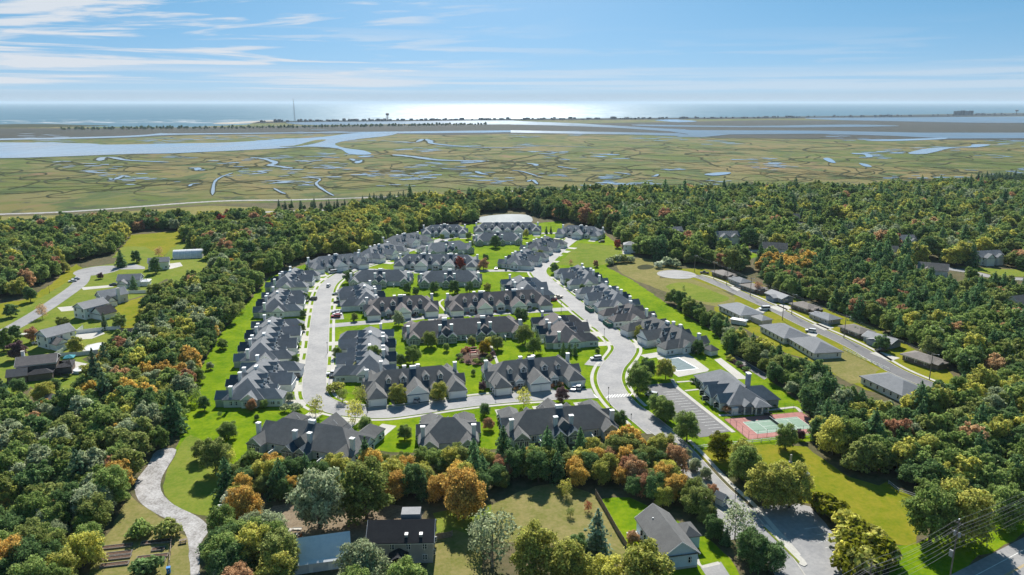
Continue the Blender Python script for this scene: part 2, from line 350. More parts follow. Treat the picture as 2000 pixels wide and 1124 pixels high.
# ------------------------------------------------------------------ helpers
class MB:
    def __init__(s): s.v, s.f = [], []
    def add(s, vs, fs):
        o = len(s.v); s.v += [tuple(v) for v in vs]; s.f += [tuple(i + o for i in f) for f in fs]; return s
    def box(s, x0, x1, y0, y1, z0, z1):
        return s.add([(x0,y0,z0),(x1,y0,z0),(x1,y1,z0),(x0,y1,z0),(x0,y0,z1),(x1,y0,z1),(x1,y1,z1),(x0,y1,z1)],
                     [(3,2,1,0),(4,5,6,7),(0,1,5,4),(1,2,6,5),(2,3,7,6),(3,0,4,7)])
    def hip(s, x0, x1, y0, y1, z0, z1, axis='x', i0=None, i1=None, t=0.22):
        """roof over a rectangle; ridge along axis; i0/i1: how far the ridge ends stand in (0 = gable); t: eave thickness"""
        if axis == 'x':
            d = (y1 - y0) / 2; i0 = d if i0 is None else i0; i1 = d if i1 is None else i1; ym = (y0 + y1) / 2
            r0, r1 = (x0 + i0, ym, z1), (x1 - i1, ym, z1)
        else:
            d = (x1 - x0) / 2; i0 = d if i0 is None else i0; i1 = d if i1 is None else i1; xm = (x0 + x1) / 2
            r0, r1 = (xm, y0 + i0, z1), (xm, y1 - i1, z1)
        b = [(x0,y0,z0-t),(x1,y0,z0-t),(x1,y1,z0-t),(x0,y1,z0-t),(x0,y0,z0),(x1,y0,z0),(x1,y1,z0),(x0,y1,z0),r0,r1]
        f = [(3,2,1,0),(0,1,5,4),(1,2,6,5),(2,3,7,6),(3,0,4,7)]
        # gable ends stay open: the wall behind shows under the slopes
        ends = [(7,4,8),(5,6,9)] if axis == 'x' else [(4,5,8),(6,7,9)]
        f += [(4,5,9,8),(6,7,8,9)] if axis == 'x' else [(5,6,9,8),(7,4,8,9)]
        f += [e for e, i in zip(ends, (i0, i1)) if i > 0]
        return s.add(b, f)
    def prism(s, pts, z0, z1):
        n = len(pts)
        return s.add([(x,y,z0) for x,y in pts] + [(x,y,z1) for x,y in pts],
                     [tuple(range(n))[::-1], tuple(range(n, 2*n))] + [(i,(i+1)%n,n+(i+1)%n,n+i) for i in range(n)])
    def wedge(s, x0, x1, y0, y1, z0, z1, axis='y'):
        """triangular gable block: triangle across x (axis y) or across y (axis x)"""
        if axis == 'y':
            xm = (x0+x1)/2
            return s.add([(x0,y0,z0),(x1,y0,z0),(xm,y0,z1),(x0,y1,z0),(x1,y1,z0),(xm,y1,z1)],[(0,1,2),(5,4,3),(0,3,4,1),(1,4,5,2),(2,5,3,0)])
        ym = (y0+y1)/2
        return s.add([(x0,y0,z0),(x0,y1,z0),(x0,ym,z1),(x1,y0,z0),(x1,y1,z0),(x1,ym,z1)],[(2,1,0),(3,4,5),(0,1,4,3),(1,2,5,4),(2,0,3,5)])
    def rake(s, a0, a1, z0, z1, q, w=0.24, d=0.07, axis='y'):
        """the two boards along a gable edge; a0..a1 across, q where the gable plane stands, d its depth outwards"""
        am = (a0+a1)/2
        for p0, p1 in ((a0, am), (a1, am)):
            c = [(p0, z0-w), (p1, z1-w*1.2), (p1, z1), (p0, z0)]
            v = [(x, q, z) for x, z in c] + [(x, q+d, z) for x, z in c]
            if axis == 'x': v = [(y, x, z) for x, y, z in v]
            s.add(v, [(0,1,2,3),(7,6,5,4),(0,4,5,1),(1,5,6,2),(2,6,7,3),(3,7,4,0)])
        return s
    def tube(s, a, b, r0, r1=None, n=6):
        a, b = Vector(a), Vector(b); r1 = r0 if r1 is None else r1
        d = (b - a).normalized(); u = d.orthogonal().normalized(); w = d.cross(u)
        vs = [a + (u*math.cos(6.2832*i/n) + w*math.sin(6.2832*i/n))*r0 for i in range(n)] + [b + (u*math.cos(6.2832*i/n) + w*math.sin(6.2832*i/n))*r1 for i in range(n)]
        return s.add(vs, [tuple(range(n))[::-1], tuple(range(n,2*n))] + [(i,(i+1)%n,n+(i+1)%n,n+i) for i in range(n)])
    def lathe(s, prof, n=14, cx=0, cy=0):
        o = []
        for r, z in prof:
            o += [(cx + r*math.cos(6.2832*i/n), cy + r*math.sin(6.2832*i/n), z) for i in range(n)]
        fs = [(k*n+i, k*n+(i+1)%n, (k+1)*n+(i+1)%n, (k+1)*n+i) for k in range(len(prof)-1) for i in range(n)]
        return s.add(o, fs + [tuple(range(n))[::-1], tuple(range((len(prof)-1)*n, len(prof)*n))])
    def mesh(s, name, m):
        me = bpy.data.meshes.new(name); me.from_pydata(s.v, [], s.f); me.update()
        if m is not None: me.materials.append(M[m] if isinstance(m, str) else m)
        return me
def link(name, me, parent=None, loc=None, rz=0.0, scale=None):
    o = bpy.data.objects.new(name, me); C.objects.link(o)
    if parent is not None: o.parent = parent
    if loc is not None: o.location = loc
    if rz: o.rotation_euler = (0, 0, rz)
    if scale is not None: o.scale = scale
    return o
def tag(o, label=None, cat=None, group=None, kind=None):
    if label: o['label'] = label
    if cat: o['category'] = cat
    if group: o['group'] = group
    if kind: o['kind'] = kind
    return o
class Temp:
    """a thing as a list of parts with shared meshes; put() sets one up in the scene"""
    def __init__(s): s.p = []
    def add(s, name, mb, m, parent=-1, label=None):
        me = mb.mesh(name, m) if isinstance(mb, MB) else mb
        s.p.append((name, me, parent, label)); return len(s.p) - 1
    def put(s, name, loc, rz, label, cat, group=None, scale=None, swap=None):
        e = bpy.data.objects.new(name, None); C.objects.link(e)
        e.location = loc; e.rotation_euler = (0, 0, rz); e.empty_display_size = 0.5
        if scale is not None: e.scale = scale
        tag(e, label, cat, group)
        made = []
        for nm, me, pa, lb in s.p:
            o = link(nm, me, e if pa < 0 else made[pa])
            if lb: o['label'] = lb
            if swap and me.materials and me.materials[0].name in swap:
                o.material_slots[0].link = 'OBJECT'; o.material_slots[0].material = M[swap[me.materials[0].name]]
            made.append(o)
        return e
def tri_poly(pts, z):
    """flat sheet from a polygon outline in metres"""
    from mathutils.geometry import tessellate_polygon
    v = [Vector((x, y, 0)) for x, y in pts]
    fs = []
    for t in tessellate_polygon([v]):
        a, b, c = (v[i] for i in t)
        fs.append(t if (b - a).cross(c - a).z > 0 else t[::-1])
    return MB().add([(x, y, z) for x, y in pts], fs)
def smooth(pts, n=4, closed=False):
    """Catmull-Rom through the points"""
    P = [np.array(p, float) for p in pts]; out = []
    k = len(P); rngi = range(k) if closed else range(k - 1)
    for i in rngi:
        p1, p2 = P[i], P[(i+1) % k]
        p0 = P[i-1] if (closed or i > 0) else 2*p1 - p2
        p3 = P[(i+2) % k] if (closed or i + 2 < k) else 2*p2 - p1
        for j in range(n):
            t = j / n
            out.append(tuple(0.5*((2*p1) + (-p0+p2)*t + (2*p0-5*p1+4*p2-p3)*t*t + (-p0+3*p1-3*p2+p3)*t**3)))
    if not closed: out.append(tuple(P[-1]))
    return out
def offset_line(pts, d):
    out = []
    for i, p in enumerate(pts):
        a = np.array(pts[max(i-1, 0)]); b = np.array(pts[min(i+1, len(pts)-1)])
        t = b - a; t = t / (np.hypot(*t) + 1e-9)
        out.append((p[0] - t[1]*d, p[1] + t[0]*d))
    return out
def strip(pts, w, z, w1=None):
    """ribbon along a line in metres; w may be a list"""
    ws = w if isinstance(w, (list, tuple)) else [w]*len(pts)
    l = []; r = []
    for i, p in enumerate(pts):
        a = np.array(pts[max(i-1, 0)]); b = np.array(pts[min(i+1, len(pts)-1)])
        t = b - a; t = t / (np.hypot(*t) + 1e-9)
        l.append((p[0]-t[1]*ws[i]/2, p[1]+t[0]*ws[i]/2, z)); r.append((p[0]+t[1]*ws[i]/2, p[1]-t[0]*ws[i]/2, z))
    n = len(pts)
    return MB().add(l + r, [(i, n+i, n+i+1, i+1) for i in range(n-1)])
SOFT = {'lawn', 'lawn_mid', 'dry_grass', 'meadow', 'dirt', 'gravel', 'mulch'}
def ragged(p, step=3.0, amp=0.55, seed=3):
    """grass and gravel never end on a ruled line: break long edges up and push the points about"""
    r = random.Random(seed); out = []
    for a, b in zip(p, p[1:] + p[:1]):
        L = math.hypot(b[0]-a[0], b[1]-a[1]); n = max(1, min(60, int(L/step)))
        for k in range(n):
            t = k/n; j = amp if k else 0
            out.append((a[0]+(b[0]-a[0])*t + r.uniform(-j, j), a[1]+(b[1]-a[1])*t + r.uniform(-j, j)))
    return out
def sheet(name, pts_px, m, z, sm=0, px=True):
    p = GP(pts_px) if px else pts_px
    if sm: p = smooth(p, sm, True)
    if px and m in SOFT: p = ragged(p, 3.0, 0.55, len(p))
    o = link(name, tri_poly(p, z).mesh(name, m)); tag(o, kind='structure'); CLEAR.append(p); return o
def inside(p, poly):
    x, y = p; c = False; j = len(poly) - 1
    for i in range(len(poly)):
        xi, yi = poly[i]; xj, yj = poly[j]
        if (yi > y) != (yj > y) and x < (xj-xi)*(y-yi)/(yj-yi) + xi: c = not c
        j = i
    return c
CLEAR = []       # outlines in metres where no wood grows
DISCS = []       # (x, y, r) kept free of wood: houses and the like
# ------------------------------------------------------------------ ground, marsh, sea
g = link('ground', MB().add([(-150000,-2000,0),(150000,-2000,0),(150000,200000,0),(-150000,200000,0)], [(0,1,2,3)]).mesh('ground', 'wood_floor'))
tag(g, kind='structure')
def far_sheet(name, pts, m, z, sm=0, jit=0.0, seed=1):
    p = GP(pts)
    if sm: p = smooth(p, sm, True)
    if jit:
        r = random.Random(seed)
        p = [(x * (1 + r.uniform(-jit, jit) * 0.15), y * (1 + r.uniform(-jit, jit))) for x, y in p]
    return tag(link(name, tri_poly(p, z).mesh(name, m)), kind='structure')
mp = GP([(-300,424),(0,420),(160,414),(410,399),(575,396),(730,390),(900,384),(1100,377),(1300,373),(1500,371),(1700,369),(1900,363),(2000,362),(2300,364)])
tag(link('marsh', tri_poly(mp + [(8000, 5200), (-8000, 5200)], 0.06).mesh('marsh', 'marsh')), kind='structure')
# the sea: everything past the barrier island
coast = GP([(-900,247.5),(0,247.5),(215,248),(350,249.5),(480,244),(505,239.5),(520,237.5),(700,235.5),(900,233.5),(1150,231.5),(1400,230),(1600,227.5),(2000,221),(2300,216)])
far = [(40000, 15000), (150000, 30000), (150000, 199000), (-150000, 199000), (-150000, 5000)]
tag(link('sea', tri_poly(coast + far, 0.16).mesh('sea', 'sea')), kind='structure')
H2 = lambda pts: [(x/2, y/2) for x, y in pts]                     # read off a 2x enlargement
R2 = lambda pts: [(1000 + x/2, y/2) for x, y in pts]
channels = [
 H2([(-700,558),(0,558),(340,562),(420,567),(700,562),(900,558),(1100,545),(1250,538),(1390,521),(1545,521),(1510,533),(1400,545),(1310,562),(1345,580),(1420,590),(1450,605),(1365,604),(1320,582),(1200,575),(1050,584),(700,600),(540,603),(420,607),(200,615),(0,620),(-700,625)]),
 H2([(-700,546),(0,543),(500,532),(640,521),(700,523),(1400,517),(2000,511),(2010,518),(1540,523),(1390,520),(700,528),(500,538),(0,549),(-700,552)]),
 H2([(1150,479),(1500,476),(2000,472),(2010,487),(1600,486),(1250,490),(1140,485)]),
 R2([(-5,473),(250,483),(500,498),(700,510),(1200,512),(1600,520),(2000,520),(2600,520),(2600,545),(2000,542),(1700,543),(1500,533),(1200,524),(850,527),(740,538),(640,536),(690,526),(620,515),(400,500),(150,491),(-5,488)]),
 R2([(500,488),(900,493.5),(1300,488),(1480,491),(1480,495),(1100,499),(700,497),(500,493)]),
 R2([(1150,462),(1500,460),(2000,456),(2700,450),(2700,484),(2000,482),(1750,480),(1450,474),(1250,470)]),
 R2([(-5,510.5),(300,516),(650,522),(745,536),(500,528),(-5,520)]),
 R2([(1380,550),(1500,546),(1600,543),(1690,540),(1690,545),(1560,551),(1440,553)]),
 R2([(1545,600),(1640,580),(1780,575),(1800,566),(1870,567),(1820,577),(1720,580),(1620,603)]),
 R2([(750,684),(800,677),(852,676),(845,683),(790,689)]),
 R2([(1215,622),(1240,620),(1265,638),(1240,636)]), R2([(1355,640),(1390,645),(1405,655),(1375,652)]),
 R2([(1330,600),(1390,603),(1410,614),(1385,617),(1375,606),(1335,604)]),
 R2([(560,470),(640,468),(725,475),(650,479),(580,474)]),
 H2([(1090,574),(1150,571),(1230,550),(1275,548),(1230,562),(1150,575)]) ,
]
for i, c in enumerate(channels):
    if i == 14: continue
    far_sheet('tidal_channel' if i < 9 else 'tidal_pond', c, 'channel' if i in (2, 3, 4, 5, 6) else 'creek', 0.80 if i in (0, 3) else 0.84 + 0.01*i, 3 if i not in (3, 6) else 0)
far_sheet('marsh_islet', channels[14], 'marsh', 1.05, 3)
far_sheet('sandbar', H2([(0,487),(200,486),(300,489),(430,491),(300,496),(0,500)]), 'mud', 0.35, 3)
far_sheet('beach', H2([(830,484),(900,478),(1000,474),(1060,471),(1090,479),(1000,481),(900,486)]), 'sand', 0.36, 3)
far_sheet('far_marsh', H2([(-900,552),(0,550),(500,540),(700,530),(1400,523),(1560,524),(1750,530),(2000,523),(2500,528),(2800,540),(3200,545),(4300,552),(4300,468),(3600,474),(3000,470),(2600,478),(2000,488),(1600,488),(1250,492),(1000,494),(700,500),(300,502),(-900,502)]), 'far_marsh', 0.12)
# winding creeks: open water in the wide ones, dark mud in the ditches
def ribbon(name, pts, w, m, z, n=5):
    p = smooth(pts, n)
    r = random.Random(len(pts)*31 + int(p[0][0]))
    ws = [w * r.uniform(0.75, 1.25) for _ in p]
    ws[0] *= 0.3; ws[-1] *= 0.3
    return tag(link(name, strip(p, ws, z).mesh(name, m)), kind='structure')
creeks = [
 (H2([(1630,556),(1655,545),(1680,552),(1690,562),(1800,573),(1900,578),(2060,579)]), 16),
 (H2([(1535,606),(1620,615),(1700,626),(1800,630),(1910,631)]), 18), (H2([(390,630),(400,618),(440,617),(500,628),(660,636)]), 13),
 (H2([(980,617),(1030,622),(1075,637),(1055,648),(1090,652),(1140,660)]), 11), (H2([(910,677),(862,695),(838,715),(830,765)]), 3.2),
 (H2([(1205,696),(1250,702),(1235,720),(1265,745),(1305,768)]), 3.4), (H2([(740,660),(770,658),(775,668),(795,665)]), 9),
 (H2([(1860,672),(1880,680),(1905,684)]), 8), (H2([(1185,615),(1240,613),(1300,617)]), 10), (H2([(1370,622),(1390,630),(1405,627),(1395,640)]), 10),
 (H2([(210,636),(240,632),(275,633)]), 9), (H2([(430,700),(445,704),(480,690),(500,687)]), 6), (H2([(1090,692),(1110,690),(1130,688)]), 6),
 (H2([(740,730),(750,722),(780,718)]), 4), (H2([(1070,738),(1095,752),(1115,760)]), 3.5), (H2([(1725,660),(1770,663),(1830,664)]), 7),
 (H2([(1800,640),(1850,637),(1905,630)]), 9), (H2([(980,674),(1010,672),(1040,678)]), 7),
 (R2([(0,574),(100,571),(330,578)]), 8), (R2([(60,640),(90,644),(95,650)]), 9), (R2([(180,652),(230,660),(255,662)]), 6), (R2([(0,668),(40,672),(100,690)]), 5),
 (R2([(60,712),(80,705),(100,722)]), 4), (R2([(400,676),(440,680),(460,684)]), 6), (R2([(545,692),(560,690),(570,683)]), 5), (R2([(1720,706),(1780,705)]), 5), (R2([(1765,666),(1825,668)]), 6),
]
for p, w in creeks:
    ribbon('creek_bank', offset_line(GP(p), 0), w * 1.8, 'mud', 0.65)
    ribbon('tidal_creek', GP(p), w, 'creek', 0.75)
rr = random.Random(5)
mudb = MB()
for k in range(330):
    px = rr.uniform(-100, 2100); py = 262 + (395 - 262) * rr.random() ** 0.75
    if py > 375 - (px - 800) * 0.012 and px > 700: continue
    x, y = G(px, py); a = rr.uniform(0, 6.28); pts = [(x, y)]
    step = rr.uniform(18, 42) * (y / 1100) ** 0.7
    for j in range(rr.randint(5, 14)):
        a += rr.uniform(-0.9, 0.9); x += math.cos(a) * step; y += math.sin(a) * step * 1.1; pts.append((x, y))
    if min(q[1] for q in pts) < 830: continue
    s = strip(smooth(pts, 4), rr.uniform(1.2, 3.6) * (pts[0][1] / 1000) ** 1.1, 0.40 + k*0.0005)
    mudb.add(s.v, s.f)
tag(link('marsh_ditches', mudb.mesh('marsh_ditches', 'mud')), kind='structure')
pools = MB(); pk = 0
for k in range(700):
    # salt pans lie in loose groups
    if k % 6 == 0: cx, cy = rr.uniform(-50, 2050), 252 + (385 - 252) * rr.random() ** 1.1
    px, py = cx + rr.gauss(0, 22), cy + rr.gauss(0, 2.6)
    if py > 366 or py < 246: continue
    x, y = G(px, py); a = rr.uniform(1.5, 6.0) * (y / 1000) ** 1.15; th = rr.uniform(-0.5, 0.5)
    pts = []
    for j in range(9):
        t = 6.2832 * j / 9; q = a * rr.uniform(0.55, 1.2)
        pts.append((x + q*math.cos(t)*2.0, y + q*math.sin(t)*1.1))
    s = tri_poly(smooth(pts, 2, True), 0.61 + pk*0.00004); pools.add(s.v, s.f); pk += 1
tag(link('salt_pans', pools.mesh('salt_pans', 'creek')), kind='structure')
# surf breaking over the inlet shoals
surf = MB()
for k in range(70):
    px, py = rr.uniform(-20, 500), rr.uniform(234.5, 241.5)
    x, y = G(px, py); L = rr.uniform(40, 230)
    s = strip([(x, y), (x + L/2, y + rr.uniform(-25, 25)), (x + L, y + rr.uniform(-30, 30))], [4, rr.uniform(18, 46), 5], 0.5 + k*0.002); surf.add(s.v, s.f)
M['foam'] = mat('foam', (0.75, 0.77, 0.78), 0.9, 0.2, 0.02, (0.5, 0.55, 0.58))
tag(link('surf', surf.mesh('surf', 'foam'), None), 'white surf breaking on the shoals of the inlet', 'surf', kind='stuff')

# ------------------------------------------------------------------ lawns and fields (outlines over the aerial view)
LZ = 0.02
sheet('community_lawn', [(528,540),(600,515),(700,500),(760,475),(830,448),(900,440),(930,437),(1040,437),(1095,432),(1102,446),(1182,458),(1215,486),(1185,522),(1232,546),(1292,586),(1362,630),(1402,655),(1425,690),(1500,740),(1566,790),(1592,862),(1450,872),(1345,885),(1290,845),(1200,850),(960,878),(800,885),(740,880),(690,897),(620,904),(540,902),(480,888),(442,925),(432,985),(405,1008),(345,990),(318,950),(345,885),(360,800),(385,730),(420,670),(455,620),(490,585)], 'lawn', LZ)
sheet('strip_lawn', [(345,884),(372,850),(415,880),(440,925),(432,985),(405,1008),(345,990),(318,950)], 'lawn_mid', LZ + 0.006, 3)
sheet('open_field', [(1131,475),(1195,480),(1216,492),(1238,499),(1232,509),(1182,517),(1158,522),(1088,517)], 'lawn_mid', LZ + 0.012)
sheet('street_field', [(1205,512),(1250,505),(1300,512),(1330,522),(1300,530),(1288,544),(1350,545),(1440,582),(1403,600),(1350,586),(1293,568),(1262,556),(1215,535)], 'dry_grass', LZ + 0.012, 2)
sheet('field_green_patch', [(1300,560),(1340,552),(1400,572),(1425,584),(1390,592),(1340,580)], 'lawn_mid', LZ + 0.024, 3)
sheet('roadside_lawn', [(1320,525),(1371,525),(1467,549),(1547,581),(1600,598),(1654,621),(1715,643),(1760,668),(1845,715),(1868,745),(1845,768),(1750,778),(1690,762),(1640,737),(1575,702),(1540,692),(1480,657),(1440,632),(1395,607),(1400,590),(1440,575),(1330,545)], 'meadow', LZ)
sheet('dry_lot', [(1575,697),(1647,682),(1720,722),(1688,748),(1662,750)], 'dry_grass', LZ + 0.01)
sheet('meadow', [(1345,885),(1400,876),(1495,868),(1525,870),(1576,873),(1606,896),(1662,933),(1717,949),(1732,941),(1783,971),(1800,1005),(1795,1040),(1790,1064),(1735,1062),(1715,1045),(1682,1022),(1621,992),(1585,985),(1500,968),(1440,930)], 'meadow', LZ + 0.006)
sheet('corner_lawn', [(1735,1066),(1792,1062),(1870,1010),(1960,985),(2040,985),(2040,1020),(1990,1048),(1900,1095),(1850,1150),(1735,1150)], 'lawn', LZ)
sheet('backyard_lawn', [(1170,975),(1230,972),(1300,1005),(1380,1050),(1425,1090),(1460,1150),(1265,1150),(1225,1070),(1195,1015)], 'lawn', LZ)
sheet('dry_backyard', [(950,1000),(1010,962),(1080,945),(1150,962),(1171,982),(1222,1066),(1225,1090),(1150,1080),(1050,1060),(990,1060),(950,1040)], 'dry_grass', LZ, 2)
sheet('side_yard', [(842,1050),(890,1035),(935,1050),(950,1150),(830,1150)], 'dry_grass', LZ + 0.02)
sheet('rear_yard', [(845,1003),(960,985),(960,1045),(935,1052),(850,1045)], 'lawn_mid', LZ + 0.01)
sheet('garden_field', [(250,962),(262,975),(300,1000),(345,1030),(372,1060),(374,1150),(170,1150),(195,1060),(222,1030)], 'dry_grass', LZ)
sheet('bare_earth', [(520,1000),(560,985),(640,1000),(700,990),(760,985),(830,1000),(800,1022),(740,1018),(735,1065),(670,1060),(575,1070),(535,1050)], 'dirt', LZ, 2)
sheet('west_lawn', [(140,545),(160,524),(224,515),(232,500),(290,505),(350,510),(400,500),(415,508),(400,518),(360,520),(335,540),(300,560),(290,575),(235,590),(215,610),(245,640),(212,668),(190,690),(160,702),(190,720),(160,760),(105,775),(60,755),(0,795),(-40,800),(-40,600),(60,592),(100,570)], 'lawn_mid', LZ)
sheet('verge', [(-40,600),(50,585),(100,556),(130,528),(150,516),(160,524),(140,545),(100,570),(60,592),(-40,640)], 'meadow', LZ + 0.006)
sheet('west_field', [(240,482),(259,459),(302,456),(357,450),(357,472),(335,485),(318,504),(283,482)], 'meadow', LZ + 0.006)
sheet('west_orchard', [(218,504),(240,480),(283,480),(320,503),(335,485),(358,472),(400,496),(412,510),(400,522),(420,545),(380,560),(330,560),(320,520),(290,506),(232,503)], 'lawn_mid', LZ + 0.003)
sheet('west_garden', [(205,612),(240,592),(290,576),(300,590),(260,640),(240,645)], 'meadow', LZ + 0.003)
sheet('forest_lawn', [(1436,483),(1444,473),(1460,478),(1464,486),(1445,490)], 'lawn', LZ); sheet('forest_lawn', [(1440,502),(1470,494),(1482,500),(1462,508)], 'lawn', LZ)
sheet('forest_lawn', [(1758,478),(1780,484),(1782,499),(1765,492)], 'lawn', LZ); sheet('forest_lawn', [(1884,496),(1905,496),(1903,508),(1886,510)], 'lawn', LZ)
sheet('forest_lawn', [(1870,520),(1940,525),(2010,528),(2010,542),(1945,538),(1896,528)], 'lawn_mid', LZ)
sheet('cove_lawn', [(1052,440),(1095,433),(1102,447),(1096,455),(1060,455)], 'lawn', LZ + 0.012)
sheet('heath', [(150,420),(410,402),(480,405),(700,420),(640,425),(480,430),(300,428),(150,440),(0,445),(-80,445),(-80,425)], M['dry_grass'], LZ)
# ------------------------------------------------------------------ roads, drives, lots
ROADS = {}
def kerb(line, d, name='kerb', h=0.14, w=0.28):
    a = offset_line(line, d - w/2); b = offset_line(line, d + w/2); n = len(line)
    v = [(x,y,0.0) for x,y in a] + [(x,y,h) for x,y in a] + [(x,y,h) for x,y in b] + [(x,y,0.0) for x,y in b]
    f = []
    for i in range(n-1):
        for k in range(3): f.append((k*n+i, k*n+i+1, (k+1)*n+i+1, (k+1)*n+i))
    return tag(link(name, MB().add(v, f).mesh(name, 'concrete')), kind='structure')
def road(name, pts, w, m='asphalt', z=0.06, kerbs=True, n=5):
    line = smooth(GP(pts), n); ROADS[name] = (line, w)
    o = tag(link(name, strip(line, w, z).mesh(name, m)), kind='structure')
    CLEAR.append(offset_line(line, w/2 + 1.2) + offset_line(line, -w/2 - 1.2)[::-1])
    if kerbs:
        kerb(line, w/2 + 0.14); kerb(line, -w/2 - 0.14)
    return line
def walk(pts, w=1.3, z=0.075, name='sidewalk', m='concrete', n=4, px=True):
    line = smooth(GP(pts) if px else pts, n)
    return tag(link(name, strip(line, w, z).mesh(name, m)), kind='structure')
west = road('west_street', [(915,456),(893,461),(840,475),(800,488),(747,507),(694,524),(662,540),(642,556),(633,576),(628,603),(624,640),(621,680),(617,715),(614,750),(619,778),(648,795),(694,804),(749,807),(805,801),(880,790),(954,781),(1029,775),(1104,771.5),(1160,769)], 8.8)
east = road('east_street', [(1112,458),(1118,466),(1101,480),(1080,499),(1060,518),(1052,531),(1062,545),(1083,563),(1110,584),(1139,608),(1163,627),(1187,645),(1211,667),(1221,682),(1211,700),(1196,718),(1190,740),(1199,765),(1223,794),(1252,814),(1290,845)], 9.2, z=0.064)
mid = road('middle_street', [(642,637),(700,632),(792,624),(850,618),(987,611),(1094,605),(1128,603)], 6.6, z=0.068, kerbs=False)
upper = road('upper_street', [(690,526),(760,529),(860,531),(933,530),(985,529),(1048,531)], 6.0, z=0.068, kerbs=False)
top = road('cove_street', [(905,458),(960,462),(1000,461),(1039,457),(1093,456),(1114,460)], 6.0, z=0.068, kerbs=False)
entry = road('entrance_drive', [(1280,836),(1310,858),(1342,890),(1372,925),(1402,957),(1440,993),(1476,1037),(1519,1088),(1560,1150)], 6.4, z=0.072)
inlane = road('inbound_lane', [(1300,850),(1322,880),(1342,915),(1358,955),(1380,990),(1412,1022),(1445,1052)], 4.6, z=0.076)
road('lane_apron', [(1395,985),(1425,1012),(1462,1045)], 9.5, z=0.080, kerbs=False)
rstreet = road('side_street', [(1330,538),(1366,541.5),(1414,560),(1467,584),(1520,608),(1574,635),(1627,658),(1680,684),(1749,725),(1836,761),(1850,767)], 7.0, 'asphalt_dark')
cx, cy = G(1322, 536.5)
tag(link('turning_circle', tri_poly([(cx + 12*math.cos(t*0.2618), cy + 12*math.sin(t*0.2618)) for t in range(24)], 0.064).mesh('turning_circle', 'asphalt')), kind='structure')
cul = [(cx + 12.2*math.cos(t*0.2618), cy + 12.2*math.sin(t*0.2618)) for t in range(25)]
kerb(cul[4:21], 0)
CLEAR.append([(cx + 15*math.cos(t*0.5236), cy + 15*math.sin(t*0.5236)) for t in range(12)])
wroad = road('west_lane', [(216,525),(190,528),(166,534),(155,555),(116,584),(80,608),(40,632),(16,645),(-40,675)], 8.5, kerbs=False)
cx, cy = G(190, 529)
tag(link('lane_end', tri_poly([(cx + 13*math.cos(t*0.2618), cy + 15*math.sin(t*0.2618)) for t in range(24)], 0.056).mesh('lane_end', 'asphalt')), kind='structure')
road('forest_road', [(1366,492),(1400,496),(1440,492),(1486,490)], 8, z=0.06, kerbs=False)
road('forest_road', [(1760,500),(1790,509),(1846,524),(1896,532),(1945,542),(2040,548)], 8, z=0.06, kerbs=False)
road('forest_road', [(1600,443),(1630,446),(1650,441)], 12, z=0.06, kerbs=False)
road('parkway', [(-200,425),(0,419),(150,413),(415,394),(575,391),(720,386.5),(830,383)], 9, 'gravel', 0.12, False)
road('parkway', [(340,424),(480,417),(560,413),(675,410),(760,407)], 8, 'gravel', 0.12, False)
road('parkway', [(960,375.5),(1020,373.5),(1135,370.5),(1250,369)], 12, 'concrete', 0.12, False)
road('parkway', [(1800,364),(1880,361),(2000,357),(2200,352)], 12, 'concrete', 0.12, False)
# county road in the corner
a, b = np.array(G(1874,1115)), np.array(G(2000,1050)); yc = np.array(G(1965,1124))
t = (b - a) / np.hypot(*(b - a)); nn = np.array((t[1], -t[0])); hw = float((yc - a) @ nn)
c0, c1 = a + nn*hw - t*60, a + nn*hw + t*90
tag(link('county_road', strip([tuple(c0), tuple(c1)], 2*hw, 0.06).mesh('county_road', 'asphalt')), kind='structure')
ew = np.array(G(1907,1124)); dE = float((ew - a) @ nn)
cr = [o for o in bpy.data.objects if o.name == 'county_road'][0]
def stripe(parent, p, q, w, z, m='paint', name='stripe'):
    return link(name, strip([tuple(p), tuple(q)], w, z).mesh(name, m), parent)
stripe(cr, a + nn*dE - t*60, a + nn*dE + t*90, 0.18, 0.07)
for k in (-0.16, 0.16): stripe(cr, a + nn*(hw + k) - t*60, a + nn*(hw + k) + t*90, 0.12, 0.07, 'yellow_paint')
CLEAR.append([tuple(a - t*60), tuple(a + t*90), tuple(a + t*90 + nn*2*hw), tuple(a - t*60 + nn*2*hw)])
# sidewalks beside the two long streets
for line, sides, span in ((west, (6.6, -6.6), (18, 75)), (west, (6.0, -6.0), (75, 108)), (east, (6.8,), (30, 92)), (east, (-6.8,), (6, 98)), (entry, (5.2,), (6, 36))):
    for s in sides: walk(offset_line(line[span[0]:span[1]], s), 1.3, 0.084, n=1, px=False)
walk([(938,640),(957,672),(968,700),(975,720)], 1.2, name='footpath'); walk([(866,585),(858,593),(868,606),(873,615)], 1.2, name='footpath')
for line in (rstreet,): walk(offset_line(line[4:50], 6.0), 1.5, n=1, px=False)
# gravel drive
gl = [(306,881),(288,911),(264,944),(270,977),(300,1001),(345,1025),(366,1052),(372,1124),(372,1150)]
gr = [(345,879),(318,929),(315,959),(339,986),(387,1010),(408,1034),(392,1064),(390,1124),(392,1150)]
sheet('gravel_drive', gl + gr[::-1], 'gravel', 0.05, 3)
